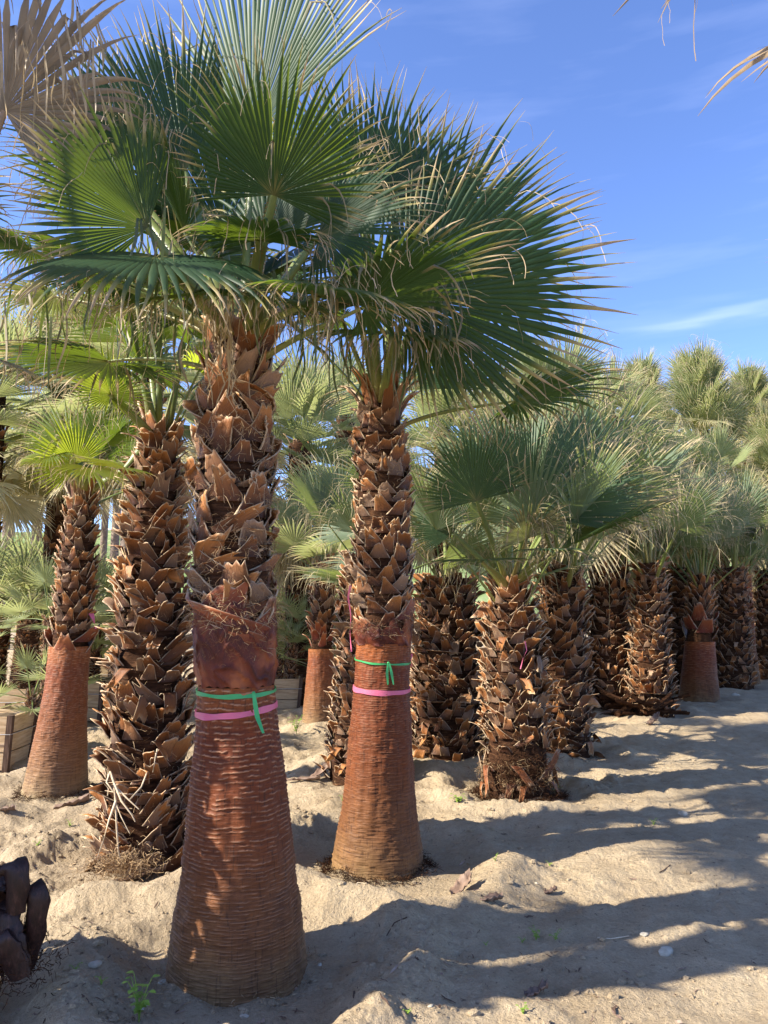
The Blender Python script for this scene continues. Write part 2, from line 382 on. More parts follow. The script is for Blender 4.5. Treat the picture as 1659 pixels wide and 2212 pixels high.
# ------------------------------------------------------------------ palm generators
def blade(mb, hub, a, n, R, span=110, S=46, seed=0, split=0.52, rf=0.36, droop=0.5, cup=0.12, dry=0.0, tint=0.0,
          broken=0.08, pleat=0.42, J=11, threads=16, tipdry=1.0, mat=0, jit=1.0):
    """a costapalmate fan: S folded segments joined to `split`, free and drooping beyond it"""
    rg = np.random.RandomState(seed % (2**31))
    hub = np.asarray(hub, float); a = nrm(a); n = np.asarray(n, float); n = nrm(n - a*np.dot(a, n)); b = np.cross(n, a)
    sp_ = math.radians(span)
    th = np.linspace(-sp_, sp_, S) + rg.randn(S)*0.006*jit
    dth = 2*sp_/(S-1)
    Rk = R*((1-rf)+rf*np.cos(th/1.2))*(1+0.05*jit*rg.randn(S))
    d = np.cos(th)[:, None]*a + np.sin(th)[:, None]*b + cup*n[None]*(0.55+0.45*(np.abs(th)/sp_)[:, None])
    d = nrm(d)
    s = np.linspace(0, 1, J)
    dr = droop*(0.55+0.9*rg.rand(S)); tw = rg.randn(S)*0.9
    bro = rg.rand(S) < broken; bt = 0.38+0.5*rg.rand(S)
    gdir = np.array([0, 0, -1.0]) + 0*d
    lat = rg.randn(S, 3)*0.22*jit; lat[:, 2] *= 0.4
    P = np.zeros((S, J, 3)); D = np.zeros((S, J, 3)); p = np.repeat(hub[None], S, 0); cur = d.copy()
    for j in range(J):
        P[:, j] = p; D[:, j] = cur
        if j == J-1: break
        ds = s[j+1]-s[j]; sm = 0.5*(s[j]+s[j+1])
        free = max(0.0, (sm-split)/(1-split))
        k = 0.28*droop + 3.0*dr*free**1.1*1.0
        hz = np.sqrt(np.maximum(0.03, 1-np.minimum(1, cur[:, 2]**2)))[:, None]
        cur = nrm(cur + gdir*(k*ds)[:, None]*hz**0.5 + lat*(free*ds*2.2) if isinstance(k, np.ndarray) else cur)
        kb = (bro & (bt < s[j+1]))[:, None]
        cur = np.where(kb, nrm(cur*0.85+np.array([0, 0, -0.95])+lat*0.6), cur)
        p = p + cur*(Rk*ds)[:, None]
    nn = n[None, None] - D*np.sum(D*n[None, None], -1, keepdims=True)
    nn = nrm(nn + 1e-5)
    sd = np.cross(nn, D)
    free = np.clip((s-split)/(1-split), 0, 1)
    ang = tw[:, None]*free[None]*0.8
    sd2 = sd*np.cos(ang)[..., None] + nn*np.sin(ang)[..., None]
    nn2 = nn*np.cos(ang)[..., None] - sd*np.sin(ang)[..., None]
    w0 = 2*np.minimum(s, split)*math.tan(dth/2)*1.04
    taper = np.where(s <= split, 1.0, np.clip(1-free**1.15, 0.03, 1)*0.93)
    w = (w0*taper)[None]*Rk[:, None]
    w = w*np.where(bro[:, None] & (s[None] > bt[:, None]-0.05), 0.45, 1.0); w = np.maximum(w, 0.0014)
    L = P - sd2*(w/2)[..., None]; Rr = P + sd2*(w/2)[..., None]; Cc = P + nn2*(w*pleat)[..., None]
    G = np.stack([L, Cc, Rr], 2)
    A = np.zeros((S, J, 3, 4)); A[..., 0] = s[None, :, None]*tipdry
    rr = rg.rand(S); A[..., 1] = rr[:, None, None]; A[..., 3] = tint
    A[..., 2] = np.clip(dry + (bro*0.55)[:, None]*(s[None] > bt[:, None]-0.1), 0, 1)[..., None]
    mb.grid(G, A, mat=mat)
    if threads:
        T = int(threads*1.25); kk = rg.randint(0, S, T); j0 = rg.randint(J//2, J-1, T)
        st = P[kk, j0]; dd = D[kk, j0]; Lt = R*(0.12+0.33*rg.rand(T)); q = 8
        TP = np.zeros((T, q, 3)); cur = nrm(dd*0.7 + rg.randn(T, 3)*0.5); p = st
        for j in range(q):
            TP[:, j] = p
            cur = nrm(cur + np.array([0, 0, -0.42]) + rg.randn(T, 3)*0.20)
            p = p + cur*(Lt/q)[:, None]
        ww = 0.0010+0.0013*rg.rand(T)
        sv = nrm(np.cross(TP[:, -1]-TP[:, 0], rg.randn(T, 3)))
        G = np.stack([TP-sv[:, None]*ww[:, None, None], TP+sv[:, None]*ww[:, None, None]], 2)
        A = np.zeros((T, q, 2, 4)); A[..., 0] = 0.5; A[..., 1] = 1.0; A[..., 2] = 1.0; A[..., 3] = tint
        mb.grid(G, A, mat=mat)

def petiole_pts(base, t0, hub, t1, k=12):
    base, hub = np.asarray(base, float), np.asarray(hub, float)
    L = np.linalg.norm(hub-base); p1 = base+nrm(t0)*L*0.35; p2 = hub-nrm(t1)*L*0.3
    t = np.linspace(0, 1, k)[:, None]
    return base*(1-t)**3+3*p1*t*(1-t)**2+3*p2*t*t*(1-t)+hub*t**3
def petiole(mb, base, t0, hub, t1, n, w0=0.034, w1=0.014, dry=0.0, spines=False, seed=0):
    pts = petiole_pts(base, t0, hub, t1)
    r = np.linspace(w0, w1, len(pts)); r[0] *= 1.3
    tube(mb, pts, r, 8, attr=np.array([0, dry, 0.0]), flat=0.42, side=n)
    if spines:
        rg = np.random.RandomState(seed+5); tg = nrm(np.gradient(pts, axis=0)); sv = nrm(np.cross(tg, np.asarray(n, float)))
        m = 34; f = np.linspace(0.5, len(pts)-1.6, m); i = f.astype(int); fr = (f-i)[:, None]
        c = pts[i]*(1-fr)+pts[i+1]*fr; rr = (r[i]*(1-fr[:, 0])+r[i+1]*fr[:, 0])[:, None]
        for sg in (-1, 1):
            bp = c+sg*sv[i]*rr*0.95; tp = bp + sg*sv[i]*(0.007+0.005*rg.rand(m, 1)) - tg[i]*0.005
            w = tg[i]*0.0035
            G = np.stack([np.stack([bp-w, bp+w], 1), np.stack([tp, tp+w*0.1], 1)], 1)
            A = np.zeros((m, 2, 2, 4)); A[..., 2] = 0.8; mb.grid(G, A)

def add_frond(root, base, t0, hub, a, n, R, dry=0.0, w0=0.034, w1=0.014, spines=False, label=None, **kw):
    mb = MB(); blade(mb, hub, a, n, R, dry=dry, **kw)
    fr = mb.build('frond', M_LEAF, root)
    pm = MB(); petiole(pm, base, t0, hub, a, n, w0, w1, dry, spines, kw.get('seed', 0))
    pm.build('petiole', M_PET, fr)
    if label: fr['label'] = label
    return fr

# shared frond meshes for the palms further away
LIB = {}
def lib_frond(style, e, k):
    key = (style, e, k)
    if key in LIB: return LIB[key]
    rg = random.Random(e*13+k*7+hash_style(style))
    er = math.radians(e)
    L = {'row': 1.10, 'back': 1.05, 'skirt': 0.5, 'small': 0.42, 'tied': 0.28}[style]*rg.uniform(0.85, 1.12)
    R = {'row': 0.95, 'back': 1.05, 'skirt': 1.0, 'small': 0.36, 'tied': 0.8}[style]*rg.uniform(0.9, 1.1)
    base = np.array([0.05, 0, 0]); d0 = np.array([math.cos(er), 0, math.sin(er)])
    hub = base + d0*L - np.array([0, 0, 1])*L*0.10*math.cos(er)
    ea = er - math.radians(rg.uniform(4, 22))*max(0.25, math.cos(er))
    a = np.array([math.cos(ea), 0, math.sin(ea)]); n = np.array([-math.sin(ea), 0, math.cos(ea)])
    roll = rg.uniform(-0.5, 0.5); bb = np.cross(n, a); n = n*math.cos(roll)+bb*math.sin(roll)
    S = {'row': 40, 'back': 34, 'skirt': 32, 'small': 22, 'tied': 30}[style]
    dry = 0.0
    if style in ('back', 'skirt'): dry = max(0.0, min(0.9, (-e)/45.0))
    mb = MB(); blade(mb, hub, a, n, R, span=rg.uniform(55, 85) if style in ('skirt', 'tied') else (rg.uniform(70, 115) if style != 'small' else 120), S=S, seed=e*31+k*101+7,
                     droop={'row': rg.uniform(0.25, 0.55), 'small': 0.12}.get(style, rg.uniform(0.3, 0.65)), cup=rg.uniform(0.05, 0.3), dry=dry,
                     tint={'row': 0.75, 'back': 0.35, 'skirt': 0.4, 'small': 0.3, 'tied': 0.3}[style], broken=0.12 if style != 'small' else 0.0,
                     threads=44 if style == 'row' else (16 if style != 'small' else 0), J=9, split=rg.uniform(0.42, 0.56) if style != 'small' else 0.3)
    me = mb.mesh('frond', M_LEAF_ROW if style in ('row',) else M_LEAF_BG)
    pm = MB(); petiole(pm, base-d0*0.05, d0+np.array([0, 0, 0.2]), hub, a, n, 0.030 if style != 'small' else 0.010, 0.013 if style != 'small' else 0.005, dry)
    pe = pm.mesh('petiole', M_PET)
    LIB[key] = (me, pe); return LIB[key]
def hash_style(s): return sum(ord(c) for c in s)

def lib_crown(root, top, N_, e_hi, e_lo, style, seed, scale=1.0, rb=0.07, dz=0.35):
    rg = random.Random(seed)
    for i in range(N_):
        f = (i+0.5)/N_
        e = e_hi + (e_lo-e_hi)*f**0.9 + rg.uniform(-6, 6)
        eq = int(max(-80, min(85, round(e/11.0)*11)))
        me, pe = lib_frond(style, eq, rg.randint(0, 1))
        az = i*2.39996 + rg.uniform(-0.3, 0.3)
        o = link('frond', me, root)
        o.location = (top[0]+math.cos(az)*rb*f, top[1]+math.sin(az)*rb*f, top[2]-dz*f)
        o.rotation_euler = (rg.uniform(-0.08, 0.08), rg.uniform(-0.08, 0.08), az)
        s = scale*rg.uniform(0.85, 1.12); o.scale = (s, s, s)
        link('petiole', pe, o)

def near_crown(root, top, N_, e_hi, e_lo, seed, L=0.8, R=0.85, tint=0.1, rb=0.06, dz=0.2, skip=None, az0=0.0, **kw):
    rg = random.Random(seed)
    for i in range(N_):
        f = (i+0.5)/N_
        e = math.radians(e_hi + (e_lo-e_hi)*f**0.85 + rg.uniform(-6, 6))
        az = az0 + i*2.39996 + rg.uniform(-0.3, 0.3)
        if skip and skip(az, math.degrees(e)): continue
        rad = np.array([math.cos(az), math.sin(az), 0])
        base = np.array([top[0], top[1], top[2]-dz*f]) + rad*rb*f
        d0 = rad*math.cos(e) + np.array([0, 0, math.sin(e)])
        l = L*rg.uniform(0.85, 1.12)*(0.8+0.3*f)
        hub = base + d0*l - np.array([0, 0, 1])*l*0.10*math.cos(e)
        ea = e - math.radians(rg.uniform(6, 28))*max(0.2, math.cos(e))
        a = rad*math.cos(ea)+np.array([0, 0, math.sin(ea)]); n = -rad*math.sin(ea)+np.array([0, 0, math.cos(ea)])
        roll = rg.uniform(-0.45, 0.45); bb = np.cross(n, a); n = n*math.cos(roll)+bb*math.sin(roll)
        add_frond(root, base, d0+np.array([0, 0, 0.25]), hub, a, n, R*rg.uniform(0.88, 1.1), seed=seed*77+i,
                  span=rg.uniform(85, 118), S=44, droop=rg.uniform(0.35, 0.8), cup=rg.uniform(0.05, 0.28),
                  tint=max(0, min(1, tint+rg.uniform(-0.1, 0.15))), threads=22, broken=0.09, split=rg.uniform(0.46, 0.58), spines=True, **kw)

class Axis:
    """trunk centre line and radius from rows (v, uL, uR) read at distance Y; local to base"""
    def __init__(s, Y, rows, zmin=None):
        zs, xs, rs = [], [], []
        for v, ul, ur in rows:
            p = PX(0.5*(ul+ur), v, Y); zs.append(p[2]); xs.append(p[0]); rs.append(0.5*(ur-ul)/F*depth(p))
        o = np.argsort(zs); zs = np.array(zs)[o]; xs = np.array(xs)[o]; rs = np.array(rs)[o]
        s.base = np.array([xs[0], Y, 0.0]); s.gz = 0.0
        s.z, s.x, s.r = zs, xs-xs[0], rs
        s.top = zs[-1]
    def c(s, z): z = np.asarray(z, float); return np.stack([np.interp(z, s.z, s.x), 0*z, z], -1)
    def rad(s, z): return np.interp(z, s.z, s.r)
    def zpx(s, v, u=None):
        return PX(u or CX, v, s.base[1])[2]

def smooth_trunk(root, ax, z0, z1, seed, sp_top=0.03, sp_bot=0.012, rough=1.0, na=150, dz=0.0045, lines=1.0, mat=None):
    z = np.arange(z0, z1, dz); ph = np.linspace(0, 2*np.pi, na, endpoint=False)+np.pi/2
    Z, PH = np.meshgrid(z, ph, indexing='ij')
    f = (Z-z0)/(z1-z0)
    xx = (PH-np.pi/2)*2.4
    wav = fbm(xx*0.6, Z*2.0, 3, seed)*0.40 + fbm(xx*5, Z*9, 3, seed+4)*0.10
    dens = 1/(sp_bot+(sp_top-sp_bot)*np.clip(z-z0, 0, None)/(z1-z0))
    cum = np.concatenate([[0], np.cumsum(0.5*(dens[1:]+dens[:-1])*dz)])
    phase = cum[:, None] + wav
    fr = phase-np.floor(phase); ring = np.floor(phase)
    seg = fbm(xx*1.6+ring*7.3, ring*3.7, 3, seed+9)     # a ring's lip shows on part of its way round
    lip = np.clip((fr-0.55)/0.30, 0, 1)*np.where(fr > 0.95, (1-fr)/0.05, 1)
    strength = np.clip(0.5+seg*1.6, 0, 1)
    line = np.clip((lip-0.45)/0.25, 0, 1)*strength*lines*(0.22+0.68*f)
    crack = np.clip(1-np.abs(fr-0.03)/0.10, 0, 1)*strength
    R = np.interp(Z, ax.z, ax.r) + rough*(0.0055*lip*strength + 0.004*fbm(xx*1.2, Z*9, 3, seed+2)) + 0.004*fbm(xx*0.8, Z*1.5, 2, seed+3)
    R = R + rough*0.006*(np.abs(perlin(xx*1.1, Z*1.6, seed+20))-0.3) + 0.006*perlin(np.cos(PH)*0.9+5, np.sin(PH)*0.9+Z*0.8, seed+22)
    C = ax.c(Z)
    P = C + np.stack([np.cos(PH)*R, np.sin(PH)*R, 0*Z], -1)
    A = np.stack([f, line, crack, 0*f], -1)
    mb = MB(); mb.grid(P, A, wrap=True)
    return mb.build('trunk', mat or M_TRUNK, root)

def core(root, ax, z0, z1, shrink=0.85, name='trunk', na=40, dz=0.02, mat=None):
    z = np.arange(z0, z1+dz, dz); ph = np.linspace(0, 2*np.pi, na, endpoint=False)
    Z, PH = np.meshgrid(z, ph, indexing='ij')
    R = ax.rad(Z)*shrink*(1+0.05*fbm(PH*3, Z*9, 3, 4))
    R = np.where(Z > z1-dz*0.5, R*0.2, R)
    P = ax.c(Z)+np.stack([np.cos(PH)*R, np.sin(PH)*R, 0*Z], -1)
    mb = MB(); mb.grid(P, None, wrap=True); return mb.build(name, mat or M_FIBRE, root)

def boots(parent, ax, z0, z1, count, seed, L=(0.13, 0.2), wb=(0.10, 0.14), wt=(0.04, 0.08), out=(20, 60), lean=18,
          shrink=0.86, red=None, thick=0.007, hair=0, hairlen=0.07, ragged=0.12, curl=0.5, droopfrac=0.0, name='leaf_boots', twist=1.0, jz=1.0):
    """cut leaf bases set in a spiral round the trunk"""
    rg = np.random.RandomState(seed); mb = MB()
    i = np.arange(count); z = z0 + (z1-z0)*(i+0.5)/count + rg.randn(count)*0.012*jz*2
    ph = i*2.39996 + rg.randn(count)*0.12
    n_, m = 8, 6
    t = np.linspace(0, 1, n_); x = np.linspace(-1, 1, m)
    Ls = rg.uniform(*L, count); wbs = rg.uniform(*wb, count); wts = rg.uniform(*wt, count)
    al0 = np.radians(rg.uniform(2, 12, count)); al1 = np.radians(rg.uniform(*out, count))
    hang = rg.rand(count) < droopfrac
    le = np.radians(rg.randn(count)*lean); cu = rg.uniform(0.2, 1.0, count)*curl; slant = rg.randn(count)*0.18
    r0 = ax.rad(z)*shrink
    T = t[None, :, None]; X = x[None, None, :]
    jag = ragged*rg.randn(count, 1, m)*(t[None, :, None]**6)
    Tl = T*(1+slant[:, None, None]*X*0.5*T) + jag
    al = al0[:, None, None] + al1[:, None, None]*T**1.6
    seg = np.cumsum(np.concatenate([np.zeros((count, 1)), (Ls[:, None]/(n_-1))*np.sin((al[:, 1:, 0]+al[:, :-1, 0])/2)], 1), 1)[..., None]
    up = np.cumsum(np.concatenate([np.zeros((count, 1)), (Ls[:, None]/(n_-1))*np.cos((al[:, 1:, 0]+al[:, :-1, 0])/2)], 1), 1)[..., None]
    endd = (Tl-T)*Ls[:, None, None]
    up = up + endd*np.cos(al); seg = seg + endd*np.sin(al)
    # hanging, rotten bases fold over
    up = np.where(hang[:, None, None], up*(1-1.9*T**1.5), up)
    wprof = wbs[:, None, None]*(1-T)**1.3 + wts[:, None, None]*(1-(1-T)**1.3)
    lat = 0.5*wprof*X + up*np.tan(le)[:, None, None]
    rr = r0[:, None, None] + 0.004 + seg + cu[:, None, None]*(X**2)*wprof*0.35*np.clip(T*1.6-0.3, -0.35, 1)
    rr = rr + 0.006*np.sin(i*1.7)[:, None, None] + (rg.randn(count)*0.5*twist)[:, None, None]*X*wprof*0.5*T
    rr = rr + 0.004*rg.randn(count, n_, m)*T
    def place(rr, lat, up):
        a = ph[:, None, None] + lat/np.maximum(rr, 0.05)
        zz = z[:, None, None] + up
        c = ax.c(zz)
        return c + np.stack([np.cos(a)*rr, np.sin(a)*rr, 0*zz], -1)
    th = thick*(1-0.5*T)*np.ones_like(X)
    Fp = place(rr, lat, up); Bp = place(rr-th*np.cos(al)-0.002, lat*0.985, up+th*np.sin(al))
    G = np.concatenate([Fp, Bp[:, :, ::-1]], 2)
    # closed end
    midc = 0.5*(Fp[:, -1:]+Bp[:, -1:]); cap = np.concatenate([midc, midc[:, :, ::-1]], 2)
    G = np.concatenate([G, cap], 1)
    xx = (x+1)/2; xa = np.concatenate([xx, xx[::-1]]); ta = np.append(t, 1.0)
    A = np.zeros((count, n_+1, 2*m, 4)); A[..., 0] = ta[None, :, None]; A[..., 1] = xa[None, None]
    A[..., 2] = rg.rand(count)[:, None, None]
    if red is not None: A[..., 3] = red(z)[:, None, None]
    mb.grid(G, A, wrap=True)
    if hair:
        k = rg.randint(0, count, hair); tt = rg.rand(hair)
        zz = z[k]+rg.rand(hair)*0.08; aa = ph[k]+rg.randn(hair)*0.35; r = ax.rad(zz)*shrink+0.004+0.02*rg.rand(hair)
        p = ax.c(zz)+np.stack([np.cos(aa)*r, np.sin(aa)*r, 0*zz], -1)
        dirn = nrm(np.stack([np.cos(aa), np.sin(aa), 0*aa], -1)*0.4 + rg.randn(hair, 3)*0.7 + np.array([0, 0, 0.1]))
        q = 5; TP = np.zeros((hair, q, 3)); l = hairlen*(0.4+rg.rand(hair))
        for j in range(q):
            TP[:, j] = p; dirn = nrm(dirn+rg.randn(hair, 3)*0.35+np.array([0, 0, -0.12])); p = p+dirn*(l/q)[:, None]
        sv = nrm(rg.randn(hair, 3))[:, None]*0.0011
        mb.grid(np.stack([TP-sv, TP+sv], 2), None, mat=1)
    return mb.build(name, [M_BOOT, M_HAIR], parent)

def stubs(root, ax, z, count, seed, L=(0.2, 0.32), w=(0.05, 0.07), out=(15, 45), spread=0.12):
    """the fresh-cut petiole stubs right under the crown"""
    return boots(root, ax, z-spread, z, count, seed, L=L, wb=(w[1]*1.8, w[1]*2.2), wt=w, out=out, lean=6, shrink=0.8, thick=0.016, ragged=0.05, curl=0.9, name='cut_stalks')

def hanging_strips(root, pts_list, width, dry, seed, name='dry_strips', tint=0.3):
    mb = MB(); rg = np.random.RandomState(seed)
    for pts in pts_list:
        pts = np.asarray(pts, float); n_ = len(pts); tg = nrm(np.gradient(pts, axis=0))
        sv = nrm(np.cross(tg, rg.randn(3)))
        w = width*np.sin(np.linspace(0.15, 1, n_)*np.pi*0.97)[:, None]
        A = np.zeros((n_, 2, 4)); A[..., 0] = 0.5; A[..., 1] = rg.rand(); A[..., 2] = dry; A[..., 3] = tint
        mb.grid(np.stack([pts-sv*w, pts+sv*w], 1), A)
    o = mb.build(name, M_LEAF, root); o['kind'] = 'stuff'; return o

def hand(root, ax, spec, seed, mt=None):
    """fronds read off the photo: (hub u,v,Y) (tip u,v,Y) normal hint, options"""
    b = ax.base
    for i, (hub, tip, nh, kw) in enumerate(spec):
        hp = PX(*hub)-b; tp = PX(*tip)-b; a = tp-hp; R = np.linalg.norm(a)
        top = ax.c(np.array([ax.top]))[0]
        rad = nrm(np.array([hp[0]-top[0], hp[1]-top[1], 0]))
        base = top + rad*0.05 + np.array([0, 0, kw.get('bz', -0.05)])
        nh = np.asarray(nh, float)
        pd = nrm(hp-base)
        opt = dict(span=110, S=50, droop=0.45, cup=0.1, tint=0.1, threads=26, spines=True, w0=0.036, w1=0.015)
        opt.update({k: v for k, v in kw.items() if k not in ('bz', 'pend')})
        pend = kw.get('pend', None)
        mb = MB(); o2 = dict(opt); spn = o2.pop('spines'); w0 = o2.pop('w0'); w1 = o2.pop('w1'); lab = o2.pop('label', None); mt2 = o2.pop('mt', None)
        blade(mb, hp, a, nh, R, seed=seed*50+i*13, **o2)
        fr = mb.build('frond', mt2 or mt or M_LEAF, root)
        if lab: fr['label'] = lab
        pm = MB(); petiole(pm, base, pd+np.array([0, 0, 0.5]), hp, pd if pend is None else pend, nh, w0, w1, opt.get('dry', 0), spn, seed+i)
        pm.build('petiole', M_PET, fr)

CAMN = (0.22, -1, 0.05); UPN = (0, 0, 1)

# ================================================================== PALMS
def palm(name, label, ax, group=None):
    z = gz(ax.base[0], ax.base[1])
    r = thing(name, label, 'palm tree', (ax.base[0], ax.base[1], 0), group)
    BASINS_USED.append((ax.base[0], ax.base[1])); return r
BASINS_USED = []
G_ROW = 'palms standing in the nursery rows'
G_FAR = 'palms in the background'

# positions first, so that the ground can be shaped round them
A1 = Axis(YG(2165)+0.28, [(2175, 356, 668), (2130, 360, 665), (2060, 366, 660), (1980, 378, 652), (1900, 391, 641), (1800, 402, 629), (1700, 411, 618), (1600, 422, 604), (1540, 427, 597), (1480, 430, 592), (1400, 430, 590), (1250, 420, 588), (1100, 420, 586), (950, 428, 588), (860, 442, 582), (780, 462, 575), (735, 470, 565)])
A2 = Axis(YG(1900)+0.28, [(1906, 712, 918), (1880, 715, 917), (1830, 722, 912), (1780, 733, 903), (1700, 744, 896), (1600, 754, 890), (1480, 766, 884), (1400, 770, 886), (1300, 768, 890), (1150, 765, 888), (1020, 768, 884), (960, 766, 878), (900, 775, 868), (875, 785, 860)])
A3 = Axis(YG(1900)+0.30, [(1915, 205, 415), (1800, 215, 415), (1650, 226, 410), (1500, 238, 406), (1350, 252, 405), (1200, 266, 400), (1080, 284, 390), (1000, 300, 384), (940, 318, 376)])
A4 = Axis(YG(1728)+0.26, [(1732, 48, 188), (1700, 55, 186), (1640, 68, 184), (1560, 86, 184), (1480, 100, 186), (1400, 110, 192), (1300, 118, 202), (1200, 130, 206), (1120, 142, 206), (1060, 155, 205)])
A5 = Axis(YG(1570)+0.2, [(1575, 650, 730), (1500, 658, 724), (1420, 667, 720), (1350, 670, 722), (1280, 674, 726), (1215, 684, 722)])
A6 = Axis(YG(1700)+0.3, [(1705, 692, 870), (1600, 705, 868), (1450, 722, 866), (1300, 735, 860), (1200, 745, 850)])
A7 = Axis(YG(1640)+0.35, [(1645, 880, 1050), (1500, 885, 1046), (1350, 890, 1040), (1245, 905, 1025)])
A8 = Axis(YG(1730)+0.28, [(1735, 1038, 1203), (1660, 1040, 1195), (1600, 1045, 1190), (1500, 1040, 1182), (1380, 1045, 1170), (1300, 1058, 1150), (1265, 1075, 1130)])
A9 = Axis(YG(1640)+0.3, [(1642, 1165, 1285), (1500, 1160, 1275), (1350, 1160, 1268), (1220, 1170, 1256)])
A10 = Axis(YG(1540)+0.3, [(1545, 1262, 1372), (1400, 1268, 1365), (1220, 1278, 1356)])
A11 = Axis(YG(1552)+0.3, [(1556, 1348, 1466), (1500, 1355, 1455), (1400, 1362, 1444), (1280, 1368, 1440), (1215, 1376, 1432)])
A12 = Axis(YG(1505)+0.3, [(1508, 1428, 1510), (1350, 1432, 1505), (1225, 1440, 1498)])
A13 = Axis(YG(1518)+0.3, [(1521, 1466, 1554), (1460, 1473, 1547), (1400, 1480, 1542), (1340, 1484, 1540), (1290, 1486, 1540), (1240, 1494, 1532)])
A14 = Axis(YG(1492)+0.3, [(1496, 1540, 1634), (1400, 1545, 1622), (1300, 1548, 1620), (1225, 1556, 1610)])
A15 = Axis(YG(1478)+0.2, [(1480, 1600, 1642), (1400, 1606, 1632), (1320, 1606, 1626), (1240, 1606, 1622)])
A16 = Axis(YG(1470)+0.3, [(1474, 1626, 1712), (1350, 1628, 1708), (1230, 1636, 1700)])
AC = Axis(3.22, [(2170, -330, -28), (2000, -325, -38), (1850, -315, -50), (1700, -298, -62), (1500, -284, -76), (1300, -274, -84), (1000, -265, -92), (660, -258, -100)])
for ax, r, h in ((A1, 0.62, 0.10), (A2, 0.66, 0.10), (A3, 0.62, 0.09), (A4, 0.62, 0.10), (A5, 0.5, 0.06), (A6, 0.5, 0.05), (A7, 0.6, 0.06),
                 (A8, 0.52, 0.07), (A9, 0.5, 0.05), (A11, 0.6, 0.06), (A13, 0.5, 0.05), (A14, 0.5, 0.05), (AC, 0.6, 0.06)):
    BASINS.append((ax.base[0], ax.base[1], r, h))

def build_ground():
    yn = 2.0*1.0045**np.arange(0, 620)          # 2 .. 32 m, fine
    y = np.concatenate([[-40, -15, -6, -3, -1, 0, 0.7, 1.2, 1.6, 1.85], yn, [36, 42, 50, 65, 90, 140, 220, 400]])
    t = np.concatenate([[-30, -9, -4, -2.2, -1.4, -1.0, -0.8, -0.7], np.linspace(-0.64, 0.64, 620), [0.7, 0.8, 1.0, 1.4, 2.2, 4, 9, 30]])
    Yg, Tg = np.meshgrid(y, t, indexing='ij')
    X = Tg*np.maximum(np.abs(Yg), 1.8)
    Z = height(X, Yg)
    basin_tone = np.zeros_like(Z)
    for (bx, by, r, hr) in BASINS:
        basin_tone = np.maximum(basin_tone, np.clip(1-np.hypot(X-bx, Yg-by)/(r*1.1), 0, 1))  # soil colour darkens towards each basin centre
    A = np.zeros(Z.shape+(4,)); A[..., 0] = basin_tone
    mb = MB(); mb.grid(np.stack([X, Yg, Z], -1)[:, ::-1], A[:, ::-1])
    structure(mb.build('ground', M_GROUND))
build_ground()

def clods():
    rg = np.random.RandomState(3); n_ = 3800
    Yv = 2.4*(9.0/2.4)**rg.rand(n_); t = rg.uniform(-0.56, 0.56, n_); X = t*Yv
    lane = 1/(1+np.exp(-(X-(0.42*Yv-1.15))*2.2)); keep = rg.rand(n_) < (1-0.72*lane)*(0.25+0.75*(fbm(X*1.5, Yv*1.5, 3, 77) > 0.0))
    X, Yv = X[keep], Yv[keep]; n_ = len(X)
    s = 0.004+0.016*rg.rand(n_)**3.5+0.003*rg.rand(n_); Z = height(X, Yv)
    a = np.linspace(0, 2*np.pi, 6, endpoint=False)
    rows = np.array([(0.75, -0.5), (1.0, 0.1), (0.7, 0.62), (0.02, 0.85)])
    G = np.zeros((n_, 4, 6, 3))
    rr = 1+0.28*rg.randn(n_, 4, 6)*0.8
    G[..., 0] = X[:, None, None] + s[:, None, None]*rows[None, :, 0, None]*np.cos(a)*rr*1.2
    G[..., 1] = Yv[:, None, None] + s[:, None, None]*rows[None, :, 0, None]*np.sin(a)*rr
    G[..., 2] = Z[:, None, None] + s[:, None, None]*rows[None, :, 1, None]*(0.8+0.2*rr)
    mb = MB(); mb.grid(G, None, wrap=True)
    o = mb.build('soil_clods', M_GROUND, smooth=False)
    tag(o, 'loose crumbs and clods of sandy soil scattered on the ground', 'soil', kind='stuff')
clods()

# ---------------- front palm
r1 = palm('fan_palm', 'largest front palm with smooth ringed red brown trunk wrapped in green and pink tape', A1, G_ROW)
zsk = A1.zpx(1478)
t1 = smooth_trunk(r1, A1, -0.06, zsk, 11, 0.026, 0.0095, na=190, dz=0.0032)
core(t1, A1, zsk-0.03, A1.top, 0.90, name='fibrous_core')
redf = lambda z: np.clip(1.0-(z-A1.zpx(1400))/0.16, 0, 1)
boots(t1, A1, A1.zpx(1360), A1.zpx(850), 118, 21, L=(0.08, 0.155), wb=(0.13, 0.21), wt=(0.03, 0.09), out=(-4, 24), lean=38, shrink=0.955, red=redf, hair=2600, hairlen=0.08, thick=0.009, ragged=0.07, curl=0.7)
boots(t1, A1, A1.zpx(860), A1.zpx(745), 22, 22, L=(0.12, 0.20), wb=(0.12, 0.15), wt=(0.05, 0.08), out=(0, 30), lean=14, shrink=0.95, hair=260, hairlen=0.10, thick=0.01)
stubs(t1, A1, A1.zpx(735), 11, 23, L=(0.16, 0.30), out=(25, 65))

